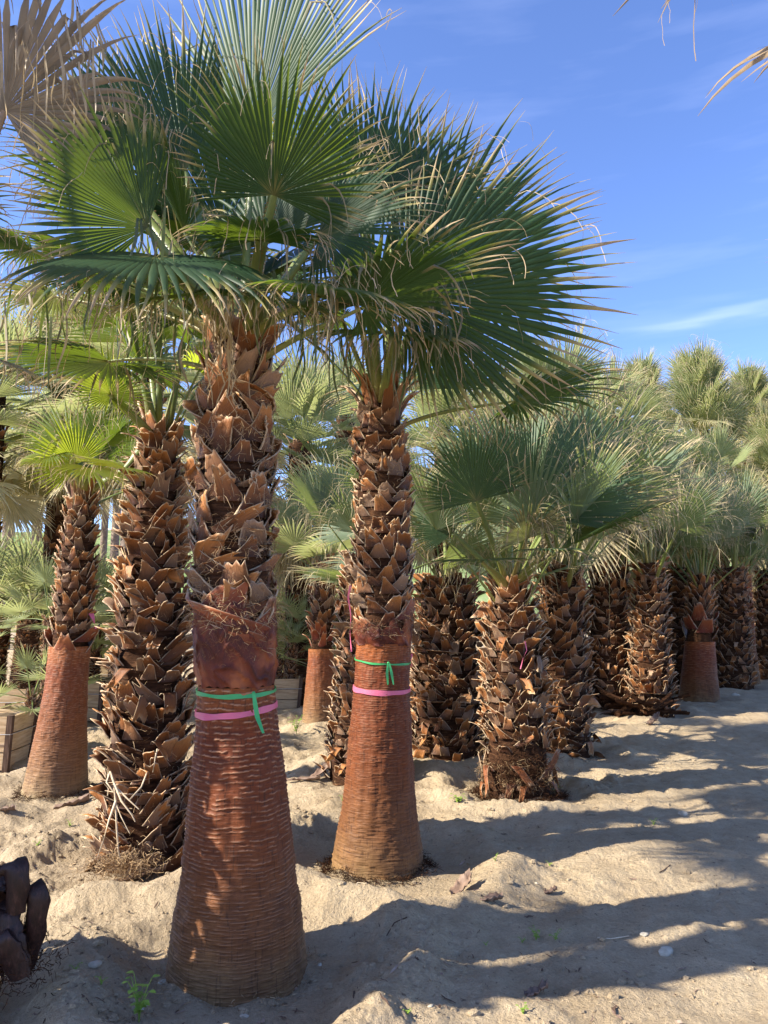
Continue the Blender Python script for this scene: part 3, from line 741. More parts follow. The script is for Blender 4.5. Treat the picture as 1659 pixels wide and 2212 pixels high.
def sheath_band(parent, ax, z0, z1, seed, bulge=0.012):
    """the dark red papery sheath left around the trunk between the boots and the skinned part"""
    z = np.linspace(z0, z1, 40); ph = np.linspace(0, 2*np.pi, 120, endpoint=False)+np.pi/2
    Z, PH = np.meshgrid(z, ph, indexing='ij'); f = (Z-z0)/(z1-z0)
    edge = 0.11*fbm(PH*1.4, 0*Z, 4, seed)+0.02*perlin(PH*12, 0*Z, seed)
    Zz = Z + edge*f + 0.012*fbm(PH*5, Z*3, 2, seed+1)
    R = ax.rad(Zz)*1.0 + bulge*np.clip(f*3, 0, 1)*np.clip((1.05-f)*3, 0, 1) + 0.006*fbm(PH*2+Z*6, Z*4, 3, seed+5) + 0.003*perlin(PH*9+Z*30, Z*12, seed)
    P = ax.c(Zz)+np.stack([np.cos(PH)*R, np.sin(PH)*R, 0*Z], -1)
    R_ = np.clip(1-np.abs(fbm(PH*0.9+Z*7, Z*2-PH*0.6, 2, seed+2))*5, 0, 1); P = P + np.stack([np.cos(PH), np.sin(PH), 0*PH], -1)*(0.012*R_)[..., None]
    A = np.stack([0.30+0.15*f+0.75*fbm(PH*1.1+Z*2, Z*6, 4, seed+8)-0.25*R_, (PH*3) % 0.8+0.1, 0.35+0*f, 0.85+0*f], -1)
    A[..., 1] = 0.5+0.35*np.sin(PH*2+Z*12+2*fbm(PH, Z*5, 2, 3)); A[..., 0] = np.clip(A[..., 0], 0, 0.9)
    mb = MB(); mb.grid(P, A, wrap=True)
    rg = np.random.RandomState(seed); n_ = 800; a = rg.rand(n_)*2*np.pi; zz = z0+(z1-z0)*(0.35+0.75*rg.rand(n_)**0.7); q = 6; TP = np.zeros((n_, q, 3)); da = 0.10*rg.randn(n_)*1.6; dz_ = 0.02+0.03*rg.rand(n_)
    for j in range(q):
        aa = a+da*j/q; zj = zz+dz_*j/q*np.sign(rg.randn(n_))*0.5+0.006*rg.randn(n_); r = ax.rad(zj)+bulge+0.005+0.004*rg.rand(n_)
        TP[:, j] = ax.c(zj)+np.stack([np.cos(aa)*r, np.sin(aa)*r, 0*zj], -1)
    sv = np.array([0, 0, 0.0010]); mb.grid(np.stack([TP-sv, TP+sv], 2), None, mat=1)
    return mb.build('sheath', [M_BOOT, M_SHFIB], parent)
sheath_band(t1, A1, A1.zpx(1478), A1.zpx(1340), 5)
boots(t1, A1, A1.zpx(1400), A1.zpx(1330), 9, 29, L=(0.10, 0.19), wb=(0.22, 0.34), wt=(0.05, 0.16), out=(-8, 6), lean=44, shrink=1.0, ragged=0.25, twist=0.15, red=lambda z: 0.9+0*z, hair=420, hairlen=0.09, thick=0.006, curl=0.05)

S1 = [
    ((585, 425, 3.22), (500, 140, 3.20), (0.5, -0.8, 0.1), dict(span=34, S=16, droop=0.2, cup=0.05, tint=0.1, tipdry=0.95, mt=M_LEAF_SUN, threads=8, w0=0.02, label='added narrow frond standing in for the backlit left side of the camera facing one')),  # added frond, its bright colour stands for backlight on the next one
    ((592, 422, 3.05), (640, 95, 2.70), CAMN, dict(span=104, S=56, droop=0.30, cup=-0.12, tint=0.0, split=0.60, tipdry=0.95, broken=0.03, threads=14, label='bright green frond with yellow tips facing the camera')),
    ((318, 492, 3.15), (30, 262, 2.80), (0.2, -1, 0.2), dict(span=78, S=48, droop=0.22, tint=0.05, split=0.66)),
    ((336, 552, 3.00), (255, 610, 2.35), (-0.05, 0.35, 1), dict(span=128, S=50, droop=1.05, tint=0.15, cup=0.02, split=0.50, threads=34)),
    ((400, 372, 3.80), (215, 50, 3.75), CAMN, dict(span=54, S=46, droop=0.10, tint=0.1, split=0.62)),
    ((545, 300, 3.75), (560, -150, 3.70), (-0.5, -0.8, 0.2), dict(span=72, S=54, droop=0.10, tint=0.75, split=0.55)),  # paler tint makes this frond look sunlit
    ((690, 505, 3.30), (955, 420, 3.05), (0, -1, 0.4), dict(span=88, S=48, droop=0.55, tint=0.1)),
    ((450, 560, 4.20), (330, 330, 4.6), UPN, dict(span=95, S=44, droop=0.5, tint=0.1)),
    ((690, 640, 3.05), (800, 600, 2.60), UPN, dict(span=110, S=44, droop=1.0, tint=0.15)),
    ((420, 640, 3.15), (300, 640, 2.75), UPN, dict(span=110, S=44, droop=1.0, tint=0.2, broken=0.2)),
    ((480, 500, 4.1), (470, 150, 4.6), CAMN, dict(span=80, S=44, droop=0.3, tint=0.1)),
    ((640, 560, 4.1), (820, 420, 4.5), UPN, dict(span=100, S=44, droop=0.6, tint=0.1)),
    ((370, 610, 3.9), (180, 590, 4.2), UPN, dict(span=105, S=44, droop=0.9, tint=0.1, broken=0.2)),
    ((230, 600, 3.5), (60, 600, 3.4), UPN, dict(span=105, S=44, droop=0.95, tint=0.1, broken=0.2)),
    ((560, 520, 3.15), (520, 430, 2.7), UPN, dict(span=120, S=44, droop=0.9, tint=0.1)),
    ((180, 560, 3.9), (20, 520, 3.95), UPN, dict(span=105, S=44, droop=0.9, tint=0.1, broken=0.25)),
    ((120, 640, 4.1), (-30, 650, 4.2), UPN, dict(span=105, S=44, droop=1.0, tint=0.2, broken=0.3, dry=0.25)),
    ((300, 620, 4.0), (190, 650, 4.0), UPN, dict(span=105, S=44, droop=1.1, tint=0.1, broken=0.3)),
    ((70, 540, 3.4), (-90, 520, 3.4), UPN, dict(span=105, S=44, droop=0.8, tint=0.1, broken=0.2)),
    ((620, 650, 3.9), (710, 690, 4.1), UPN, dict(span=105, S=44, droop=1.0, tint=0.2, broken=0.3)),
    ((240, 340, 4.1), (110, 110, 4.1), CAMN, dict(span=75, S=44, droop=0.25, tint=0.2)),
    ((250, 380, 4.0), (80, 300, 4.1), CAMN, dict(span=80, S=44, droop=0.3, tint=0.1)),
    ((560, 640, 3.2), (610, 650, 2.8), UPN, dict(span=110, S=44, droop=1.1, tint=0.3, broken=0.3)),
]
hand(r1, A1, S1, 101)
near_crown(r1, A1.c(np.array([A1.top]))[0], 7, 84, 20, 301, L=0.72, R=0.80, tint=0.1, az0=0.6, skip=lambda az, e: math.sin(az) < -0.45)
# dry strips hanging over the trunk
rg = np.random.RandomState(12); L_ = []
for k in range(30):
    u = rg.uniform(440, 500); v = rg.uniform(600, 690); Y = 3.28+rg.uniform(-0.05, 0.08)
    ln = rg.uniform(120, 230); q = [PX(u+rg.uniform(-4, 4)+(j/6.0)*rg.uniform(-14, 26), v+ln*j/6.0, Y) - A1.base for j in range(7)]
    L_.append(q)
hanging_strips(r1, L_, 0.0045, 0.95, 3)

# ---------------- second palm
r2 = palm('fan_palm', 'slimmer skinned palm right behind the front one, tied with thin green tape above pink tape', A2, G_ROW)
t2 = smooth_trunk(r2, A2, -0.06, A2.zpx(1388), 31, 0.014, 0.010, lines=0.45)
core(t2, A2, A2.zpx(1395), A2.top, 0.88, name='fibrous_core')
sheath_band(t2, A2, A2.zpx(1392), A2.zpx(1340), 9)
red2 = lambda z: np.clip(1.0-(z-A2.zpx(1370))/0.12, 0, 1)
boots(t2, A2, A2.zpx(1385), A2.zpx(1345), 8, 39, L=(0.08, 0.15), wb=(0.18, 0.28), wt=(0.05, 0.13), out=(-8, 6), lean=40, shrink=1.0, ragged=0.25, twist=0.15, red=lambda z: 0.8+0*z, hair=300, hairlen=0.08, thick=0.006, curl=0.05)
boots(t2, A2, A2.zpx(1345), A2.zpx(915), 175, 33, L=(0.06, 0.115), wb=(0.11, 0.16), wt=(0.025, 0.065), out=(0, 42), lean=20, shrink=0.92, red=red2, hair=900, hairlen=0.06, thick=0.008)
stubs(t2, A2, A2.zpx(885), 13, 34, L=(0.2, 0.36), w=(0.035, 0.05), out=(30, 75))
S2 = [
    ((882, 642, 4.25), (1352, 560, 4.10), (0.30, -1, 0.0), dict(span=100, rf=0.62, S=64, droop=0.16, cup=-0.06, tint=0.05, split=0.62, threads=12, broken=0.02, label='large dark blue green frond spread wide against the sky')),
    ((930, 575, 4.75), (1215, 360, 4.9), CAMN, dict(span=82, S=50, droop=0.16, tint=0.35, split=0.5)),
    ((785, 480, 4.60), (865, 165, 4.75), CAMN, dict(span=66, S=50, droop=0.14, tint=0.15, split=0.55)),
    ((850, 480, 4.9), (930, 225, 5.3), CAMN, dict(span=62, S=46, droop=0.14, tint=0.3, split=0.5)),
    ((770, 660, 4.5), (650, 640, 4.0), UPN, dict(span=110, S=44, droop=0.95, tint=0.2, broken=0.2)),
    ((850, 720, 4.35), (880, 720, 3.7), UPN, dict(span=115, S=46, droop=0.95, tint=0.2, broken=0.2)),
    ((930, 760, 4.7), (1090, 720, 4.6), UPN, dict(span=110, S=46, droop=0.75, tint=0.2, broken=0.14)),
    ((740, 690, 4.8), (610, 700, 4.8), UPN, dict(span=110, S=44, droop=0.95, tint=0.2, broken=0.2)),
    ((800, 640, 4.4), (770, 560, 3.8), UPN, dict(span=115, S=44, droop=0.9, tint=0.1, broken=0.1)),
]
hand(r2, A2, S2, 202)
near_crown(r2, A2.c(np.array([A2.top]))[0], 8, 84, 12, 302, L=0.92, R=0.95, tint=0.2, az0=2.0, skip=lambda az, e: math.sin(az) < -0.6)

def strips_between(root, ax, regions, seed):
    rg = np.random.RandomState(seed); out = []
    for (u0, u1, v0, v1, Ya, Yb, n_, ln0, ln1) in regions:
        for k in range(n_):
            u = rg.uniform(u0, u1); v = rg.uniform(v0, v1); Y = rg.uniform(Ya, Yb); ln = rg.uniform(ln0, ln1); dx = rg.uniform(-25, 25); c = rg.uniform(-14, 14)
            q = 9; out.append([PX(u+dx*(1-(1-j/q)**2)+c*math.sin(j*0.7+k), v-18*math.sin(min(1.0, j/2.5)*math.pi)*(1 if j < 3 else 0)+ln*j/q, Y-0.10*math.sin(j/q*1.5))-ax.base for j in range(q+1)])
    return out
st1 = strips_between(r1, A1, [(0, 440, 590, 700, 3.3, 4.0, 60, 60, 190), (560, 760, 520, 640, 3.0, 3.6, 34, 70, 210), (300, 460, 430, 560, 2.9, 3.2, 14, 80, 200)], 5)
hanging_strips(r1, st1[::2], 0.005, 0.75, 31, tint=0.5); hanging_strips(r1, st1[1::2], 0.007, 0.15, 32, tint=0.5)
st2 = strips_between(r2, A2, [(620, 960, 650, 760, 4.2, 4.9, 50, 70, 170), (850, 985, 560, 650, 4.0, 4.15, 22, 90, 230), (960, 1150, 730, 790, 4.4, 4.8, 20, 60, 150)], 6)
hanging_strips(r2, st2[::2], 0.006, 0.75, 33, tint=0.5); hanging_strips(r2, st2[1::2], 0.008, 0.15, 34, tint=0.4)

# ---------------- big unskinned palm on the left
def rough_palm(label, ax, seed, count, crown, hair=1100, L=(0.07, 0.15), wb=(0.09, 0.15), wt=(0.03, 0.085), out=(10, 85), ncrown=20, e=(88, 44), scale=1.0, skirt=0.06, group=G_ROW, lean=26, shrink=0.90, z0=0.0):
    r = palm('fan_palm', label, ax, group)
    t = core(r, ax, -0.08, ax.top, 0.82)
    boots(t, ax, z0, ax.top-0.05, int(count*1.45), seed, L=L, wb=wb, wt=wt, out=out, lean=lean, shrink=shrink, hair=hair, hairlen=0.07, droopfrac=skirt, ragged=0.16, curl=1.0, twist=1.8)
    if crown == 'lib':
        lib_crown(r, ax.c(np.array([ax.top]))[0], ncrown, e[0], e[1], 'row', seed, scale)
    return r, t
r3, t3 = rough_palm('massive unskinned palm covered in brown leaf boots between the leftmost palm and the front one', A3, 41, 330, None, hair=1500, skirt=0.05)
stubs(t3, A3, A3.zpx(950), 10, 42, L=(0.16, 0.26), out=(8, 30))
S3 = [
    ((238, 852, 4.70), (225, 720, 4.45), (0, -1, -0.25), dict(span=165, S=50, droop=0.10, tint=0.0, split=0.45, cup=0.1)),
    ((285, 700, 5.0), (230, 520, 5.0), CAMN, dict(span=85, S=40, droop=0.3, tint=0.9, w0=0.026)),
    ((345, 690, 5.1), (340, 480, 5.2), CAMN, dict(span=85, S=40, droop=0.3, tint=0.9, w0=0.026)),
    ((400, 720, 5.1), (480, 560, 5.2), CAMN, dict(span=85, S=40, droop=0.3, tint=0.9, w0=0.026)),
    ((430, 800, 5.0), (520, 720, 4.9), UPN, dict(span=100, S=40, droop=0.6, tint=0.9, w0=0.026)),
    ((270, 1010, 4.9), (200, 1010, 4.55), (0, -0.8, 0.5), dict(span=165, S=44, droop=0.15, tint=0.0, split=0.4)),
    ((320, 740, 5.3), (300, 560, 5.7), CAMN, dict(span=85, S=40, droop=0.3, tint=0.9, w0=0.026)),
]
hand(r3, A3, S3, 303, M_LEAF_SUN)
near_crown(r3, A3.c(np.array([A3.top]))[0], 6, 84, 55, 304, L=0.75, R=0.75, tint=0.2, skip=lambda az, e: math.sin(az) < -0.2)
def stalk():
    mb = MB(); rg = np.random.RandomState(9); Y = A3.base[1]-0.42
    def br(pp, r0, r1): tube(mb, np.array([PX(u, v, Y+dy)-A3.base for u, v, dy in pp]), np.linspace(r0, r1, len(pp)), 5)
    br([(238, 1668, .12), (246, 1690, .03), (250, 1730, .0), (252, 1790, -.03), (256, 1840, .0), (264, 1868, .02)], .008, .004)
    br([(250, 1730, 0), (236, 1770, -.05), (222, 1820, -.06), (208, 1860, -.02)], .007, .003)
    br([(246, 1690, .03), (262, 1730, -.04), (285, 1760, -.06), (292, 1775, -.06)], .007, .003)
    br([(250, 1700, .03), (275, 1725, -.02), (300, 1748, -.03)], .006, .003)
    br([(238, 1668, .12), (230, 1690, .0), (246, 1712, .0)], .006, .004)
    br([(318, 1668, .12), (305, 1700, 0), (278, 1730, -.02)], .005, .004)
    br([(250, 1735, 0), (262, 1765, -.05), (280, 1800, -.06)], .004, .002)
    br([(340, 1618, .1), (335, 1640, .05), (330, 1668, .05)], .005, .003)
    mb.build('dry_flower_stalk', M_STALK, r3)
stalk()
def fibre_mat(root, base, cu, cv, Y, w, h, n_, seed, mat=M_HAIR, name='fibre_mat', L=0.09):
    rg = np.random.RandomState(seed); c = PX(cu, cv, Y)-base; mb = MB()
    p = c + rg.randn(n_, 3)*np.array([w, 0.06, h]); p[:, 2] = np.maximum(p[:, 2], 0.0)
    d = nrm(rg.randn(n_, 3)*np.array([1, 1, .5])); q = 5; TP = np.zeros((n_, q, 3))
    for j in range(q):
        TP[:, j] = p; d = nrm(d+rg.randn(n_, 3)*.4); p = p+d*L/q
    sv = nrm(rg.randn(n_, 3))[:, None]*0.0018
    mb.grid(np.stack([TP-sv, TP+sv], 2), None); o = mb.build(name, mat, root); o['kind'] = 'stuff'; return o
fibre_mat(r3, A3.base, 262, 1868, A3.base[1]-0.42, 0.10, 0.035, 800, 4)

# ---------------- leftmost palm, half in the sun
r4 = palm('fan_palm', 'leftmost leaning palm with orange ringed trunk lit by the sun beside the wooden boxes', A4, G_ROW)
t4 = smooth_trunk(r4, A4, -0.05, A4.zpx(1395), 51, 0.014, 0.010, lines=0.5, na=110, mat=M_TRUNK_SUNLIT)
core(t4, A4, A4.zpx(1405), A4.top, 0.86, name='fibrous_core')
boots(t4, A4, A4.zpx(1425), A4.zpx(1385), 6, 52, L=(0.12, 0.2), wb=(0.2, 0.26), wt=(0.06, 0.1), out=(4, 30), lean=20, shrink=0.98, red=lambda z: 0.7+0*z, thick=0.006)
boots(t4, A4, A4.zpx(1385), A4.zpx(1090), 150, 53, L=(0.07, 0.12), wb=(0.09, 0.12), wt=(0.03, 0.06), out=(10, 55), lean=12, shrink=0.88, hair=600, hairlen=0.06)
stubs(t4, A4, A4.zpx(1075), 9, 54, L=(0.18, 0.26), out=(15, 50))
S4 = [
    ((165, 1002, 6.35), (70, 905, 6.15), (0.3, -1, 0.15), dict(span=105, S=40, droop=0.15, tint=0.0, split=0.5, label='sunlit yellow green frond glowing from behind')),
    ((275, 1008, 6.6), (330, 960, 6.4), (0, -1, 0.3), dict(span=150, S=40, droop=0.2, tint=0.0, split=0.4)),
    ((110, 980, 6.3), (60, 1010, 6.0), UPN, dict(span=110, S=36, droop=1.0, tint=0.1)),
    ((150, 960, 6.7), (110, 860, 6.9), CAMN, dict(span=90, S=36, droop=0.3, tint=0.1)),
    ((215, 960, 6.7), (240, 850, 6.9), CAMN, dict(span=90, S=36, droop=0.3, tint=0.1)),
    ((190, 1010, 6.3), (230, 1050, 6.0), UPN, dict(span=110, S=36, droop=0.8, tint=0.1)),
]
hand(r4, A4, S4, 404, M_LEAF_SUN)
near_crown(r4, A4.c(np.array([A4.top]))[0], 4, 80, 20, 405, L=0.5, R=0.55, tint=0.1, skip=lambda az, e: math.sin(az) < -0.2)

# ---------------- small skinned palm in the gap
r5 = palm('fan_palm', 'small skinned palm seen through the gap between the two taped palms', A5, G_ROW)
t5 = smooth_trunk(r5, A5, -0.05, A5.zpx(1400), 61, 0.02, 0.014, lines=0.3, na=80, dz=0.006, mat=M_TRUNK_SUNLIT)
core(t5, A5, A5.zpx(1405), A5.top, 0.86, name='fibrous_core')
boots(t5, A5, A5.zpx(1400), A5.zpx(1225), 80, 62, L=(0.12, 0.2), wb=(0.12, 0.16), wt=(0.04, 0.08), out=(12, 65), lean=14, shrink=0.86, hair=200, red=lambda z: np.clip(1-(z-A5.zpx(1370))/0.12, 0, 1))
lib_crown(r5, A5.c(np.array([A5.top]))[0], 12, 84, 35, 'back', 63, 0.7)

rough_palm('ragged unskinned palm almost hidden behind the second taped palm, its left edge in the sun', A6, 71, 260, 'lib', ncrown=9, e=(80, 35), scale=0.7)
rough_palm('wide unskinned palm just right of the second taped palm with pale scraps at its foot', A7, 72, 300, 'lib', ncrown=14, e=(84, 15), scale=0.85, out=(15, 80))
r8, t8 = rough_palm('short unskinned palm nearest in the right hand row with a bare dark fibrous foot', A8, 73, 165, None, hair=1400, z0=A8.zpx(1615))
r9, _ = rough_palm('unskinned palm close behind the short one with the bare dark foot', A9, 74, 220, 'lib', ncrown=17, e=(88, 46), scale=1.05)
rough_palm('unskinned palm in deep shade left of the curled dark litter, fifth in the right row', A10, 75, 230, 'lib', ncrown=15, e=(88, 46), scale=1.0)
rough_palm('unskinned palm with a sunlit left edge standing in a heap of dark litter', A11, 76, 230, 'lib', ncrown=16, e=(88, 44), scale=0.95)
rough_palm('dark unskinned palm squeezed in left of the skinned palm of the far row', A12, 77, 200, 'lib', ncrown=13, e=(88, 46), scale=1.0)
r13 = palm('fan_palm', 'skinned palm with flared red brown foot far along the right row', A13, G_ROW)
t13 = smooth_trunk(r13, A13, -0.05, A13.zpx(1385), 81, 0.03, 0.02, lines=0.6, na=80, dz=0.007)
core(t13, A13, A13.zpx(1395), A13.top, 0.86, name='fibrous_core')
boots(t13, A13, A13.zpx(1385), A13.zpx(1335), 8, 83, L=(0.2, 0.3), wb=(0.3, 0.34), wt=(0.1, 0.14), out=(4, 25), lean=30, shrink=0.98, red=lambda z: 1+0*z, hair=200, thick=0.008)
boots(t13, A13, A13.zpx(1335), A13.zpx(1250), 60, 82, L=(0.12, 0.2), wb=(0.12, 0.16), wt=(0.04, 0.08), out=(12, 65), lean=14, shrink=0.86, hair=300)
lib_crown(r13, A13.c(np.array([A13.top]))[0], 15, 88, 44, 'row', 83, 0.95)
rough_palm('unskinned palm behind and right of the far skinned palm', A14, 78, 220, 'lib', ncrown=15, e=(88, 44), scale=1.0)
r15 = palm('fan_palm', 'thin skinned palm trunk near the right edge of the photo', A15, G_ROW)
smooth_trunk(r15, A15, -0.05, A15.top, 85, 0.02, 0.014, lines=0.3, na=50, dz=0.01)
lib_crown(r15, A15.c(np.array([A15.top]))[0], 11, 84, 25, 'row', 86, 0.8)
rough_palm('sun bleached unskinned palm cut by the right edge of the photo', A16, 79, 230, 'lib', ncrown=15, e=(88, 44), scale=1.0)

boots(t8, A8, 0.02, A8.zpx(1640), 16, 98, L=(0.14, 0.24), wb=(0.10, 0.15), wt=(0.03, 0.06), out=(10, 40), lean=20, shrink=0.96, droopfrac=0.8, red=lambda z: 0.4+0*z, hair=900, hairlen=0.09, name='hanging_boots')
S8 = [
    ((1030, 1082, 6.15), (985, 915, 6.1), CAMN, dict(span=88, S=50, droop=0.12, tint=0.45, split=0.6)),
    ((1137, 1165, 6.05), (1135, 1065, 5.75), CAMN, dict(span=84, S=44, droop=0.85, tint=0.1, dry=0.38, broken=0.3, split=0.62, label='yellowing frond with bent drooping tips')),
    ((1149, 1078, 6.4), (1160, 860, 6.5), CAMN, dict(span=42, S=36, droop=0.22, tint=0.8, split=0.45)),
    ((1041, 1212, 6.1), (1000, 1215, 5.6), UPN, dict(span=125, S=44, droop=0.35, tint=0.3)),
    ((1205, 1192, 6.2), (1470, 1105, 6.3), UPN, dict(span=50, S=40, droop=0.10, tint=0.3, cup=0.2)),
    ((1190, 1120, 6.5), (1400, 1010, 6.6), (-0.4, -0.6, 0.8), dict(span=70, S=46, droop=0.35, tint=0.95, broken=0.15)),
    ((980, 1150, 6.6), (890, 1080, 6.7), CAMN, dict(span=80, S=44, droop=0.2, tint=0.4)),
    ((1230, 1040, 7.0), (1300, 860, 7.3), CAMN, dict(span=75, S=46, droop=0.3, tint=0.9)),
    ((1100, 1050, 6.9), (1080, 850, 7.2), CAMN, dict(span=75, S=46, droop=0.3, tint=0.8)),
    ((1180, 1190, 6.05), (1260, 1180, 5.6), UPN, dict(span=110, S=44, droop=0.9, tint=0.9, broken=0.25)),
]
hand(r8, A8, S8, 808)
lib_crown(r8, A8.c(np.array([A8.top]))[0], 7, 80, 40, 'row', 87, 0.85)
stubs(t8, A8, A8.zpx(1275), 12, 88, L=(0.14, 0.22), out=(20, 50))
fibre_mat(r8, A8.base, 1120, 1665, A8.base[1]-0.27, 0.13, 0.12, 1200, 14, mat=M_FIBRE)

# ---------------- corner palm (left edge) and its dead frond
rc, tcn = rough_palm('dark palm cut by the lower left corner with big curling boots', AC, 91, 150, None, hair=300, L=(0.08, 0.14), wb=(0.10, 0.15), wt=(0.04, 0.08), out=(5, 30))
SCN = [
    ((10, 240, 3.1), (130, -90, 3.0), (0.2, -1, 0.1), dict(span=125, S=52, droop=0.95, dry=1.0, mt=M_LEAF_DEAD, broken=0.4, split=0.6, tint=0.2, label='dead brown frond')),
    ((-60, 760, 3.0), (60, 800, 2.9), UPN, dict(span=95, S=40, droop=0.6, dry=0.55, broken=0.3, tint=0.1)),
    ((-140, 420, 2.9), (-60, 200, 2.7), CAMN, dict(span=95, S=40, droop=0.4, tint=0.1)),
]
hand(rc, AC, SCN, 909)
stc = []
rg = np.random.RandomState(77)
for k in range(46):
    u = rg.uniform(-10, 215); v = rg.uniform(-20, 150); ln = rg.uniform(50, 170); q = 8; Y = rg.uniform(2.95, 3.2); dx = rg.uniform(-12, 30)
    stc.append([PX(u+dx*math.sin(j/q*2.2)+2*math.sin(j+k), v-22*math.sin(min(1, j/2.2)*math.pi)*(j < 3)+ln*j/q, Y)-AC.base for j in range(q+1)])
hanging_strips(rc, stc, 0.006, 1.0, 41, tint=0.3)
near_crown(rc, AC.c(np.array([AC.top]))[0], 5, 84, 20, 910, L=0.8, R=0.85, tint=0.1, skip=lambda az, e: math.cos(az) > 0.25)

M_HUSK = simple('dark_husk', [(0.3, (0.010, 0.005, 0.005)), (0.55, (0.028, 0.012, 0.010)), (0.75, (0.075, 0.035, 0.027))], 22, 0.5, 0.35, 0.6, 0.01, (3, 3, 1))
def plate(root, base, pts, w, seed, thick=0.012, cu=0.5, name='curled_boot', red=0.6):
    P = np.array([PX(p[0]*0.82-6, p[1]+12, p[2]) for p in pts])-base; fr = np.linspace(0, len(P)-1, 22); i = np.minimum(fr.astype(int), len(P)-2); q = (fr-i)[:, None]
    Q = P[i]*(1-q)+P[i+1]*q
    for _ in range(3): Q[1:-1] = 0.25*Q[:-2]+0.5*Q[1:-1]+0.25*Q[2:]
    tg = nrm(np.gradient(Q, axis=0)); sv = nrm(np.cross(tg, np.array([0.25, -1, 0.1]))); sv = nrm(np.array([1.0, -0.3, 0.1])-tg*np.sum(tg*np.array([1.0, -0.3, 0.1]), -1, keepdims=True)); nv = np.cross(sv, tg)
    x = np.linspace(-1, 1, 9); ww = w*(0.75+0.25*np.sin(np.linspace(0.4, 2.9, 22)))[:, None, None]
    jg = np.random.RandomState(seed).randn(22, 9)*0.0025
    ww = ww*(1+0.05*np.random.RandomState(seed+9).randn(22, 1, 1))
    T = Q[:, None]+nv[:, None]*jg[..., None]+sv[:, None]*x[None, :, None]*ww + nv[:, None]*(x**2)[None, :, None]*ww*cu
    B = T+nv[:, None]*thick
    G = np.concatenate([T, B[:, ::-1]], 1); A = np.zeros(G.shape[:2]+(4,)); A[..., 0] = np.linspace(0.1, .9, 22)[:, None]
    xx = (x+1)/2; A[..., 1] = np.concatenate([xx, xx[::-1]])[None]; A[..., 2] = 0.25+0.03*seed; A[..., 3] = red
    mb = MB(); mb.grid(G, A, wrap=True); return mb.build(name, M_HUSK, root)
bC = AC.base
plate(rc, bC, [(-30, 2060, 3.1), (-22, 1950, 3.05), (-12, 1880, 3.0), (8, 1852, 2.98), (26, 1862, 2.95), (34, 1905, 2.95), (30, 1965, 2.98)], 0.055, 1, thick=0.007, cu=0.8)
plate(rc, bC, [(8, 2095, 3.12), (20, 1990, 3.1), (36, 1930, 3.05), (58, 1903, 3.02), (82, 1912, 3.0), (92, 1945, 3.0), (86, 1990, 3.02), (70, 2040, 3.05), (56, 2085, 3.08)], 0.048, 2, thick=0.007, cu=0.8)
plate(rc, bC, [(-25, 1915, 3.1), (0, 1965, 3.0), (22, 2030, 2.98), (46, 2085, 3.0)], 0.06, 3, thick=0.007)
plate(rc, bC, [(-40, 1890, 3.1), (-16, 1950, 3.02), (2, 2015, 3.0), (18, 2085, 3.02)], 0.07, 5, thick=0.007)
plate(rc, bC, [(-60, 2010, 3.05), (-20, 2030, 2.95), (16, 2065, 2.98), (46, 2110, 3.0)], 0.07, 6, thick=0.007)
fibre_mat(rc, bC, 5, 2075, 3.08, 0.10, 0.05, 900, 24, mat=M_FIBRE, L=0.05)

# ---------------- palms just outside the frame whose shade falls on the lane
def outside(label, x, y, h, seed, n_=16, e=(84, 5), sc=1.0, style='row'):
    ax = Axis.__new__(Axis); ax.base = np.array([x, y, 0.0]); ax.z = np.array([0, .5, h]); ax.x = np.zeros(3); ax.r = np.array([.3, .24, .16]); ax.top = h
    r = palm('fan_palm', label, ax, 'palms just outside the frame')
    t = core(r, ax, -0.08, h, 0.9); boots(t, ax, 0, h-0.05, 110, seed, wb=(0.12, 0.16))
    lib_crown(r, (0, 0, h), n_, e[0], e[1], style, seed, sc); return r
outside('tall slim palm left of the camera beyond the frame edge', -3.4, 2.35, 4.6, 501, 6, (84, 30), 0.7)
# the palm whose hanging dry tips enter the upper right corner
AR = Axis.__new__(Axis); AR.base = np.array([3.35, 4.4, 0.0]); AR.z = np.array([0, .5, 3.6]); AR.x = np.zeros(3); AR.r = np.array([.3, .22, .16]); AR.top = 3.6
rr_ = palm('fan_palm', 'tall palm right of the frame with dry frond tips hanging into the upper right corner', AR, 'palms just outside the frame')
tt_ = core(rr_, AR, -0.08, 3.6, 0.9); boots(tt_, AR, 0, 3.5, 120, 505, wb=(0.12, 0.16))
hand(rr_, AR, [
    ((1830, -220, 3.6), (1560, -60, 3.3), (0.2, -0.3, 1), dict(span=70, S=20, droop=0.75, dry=0.9, tint=0.5, mt=M_LEAF_DEAD, split=0.45, jit=2.0, threads=10)),
    ((1950, 20, 3.8), (1680, 120, 3.5), (0.2, -0.3, 1), dict(span=60, S=18, droop=0.8, dry=0.9, tint=0.5, mt=M_LEAF_DEAD, split=0.45, jit=2.0, threads=8))], 606)
lib_crown(rr_, (0, 0, 3.6), 9, 84, 40, 'row', 506, 0.8)

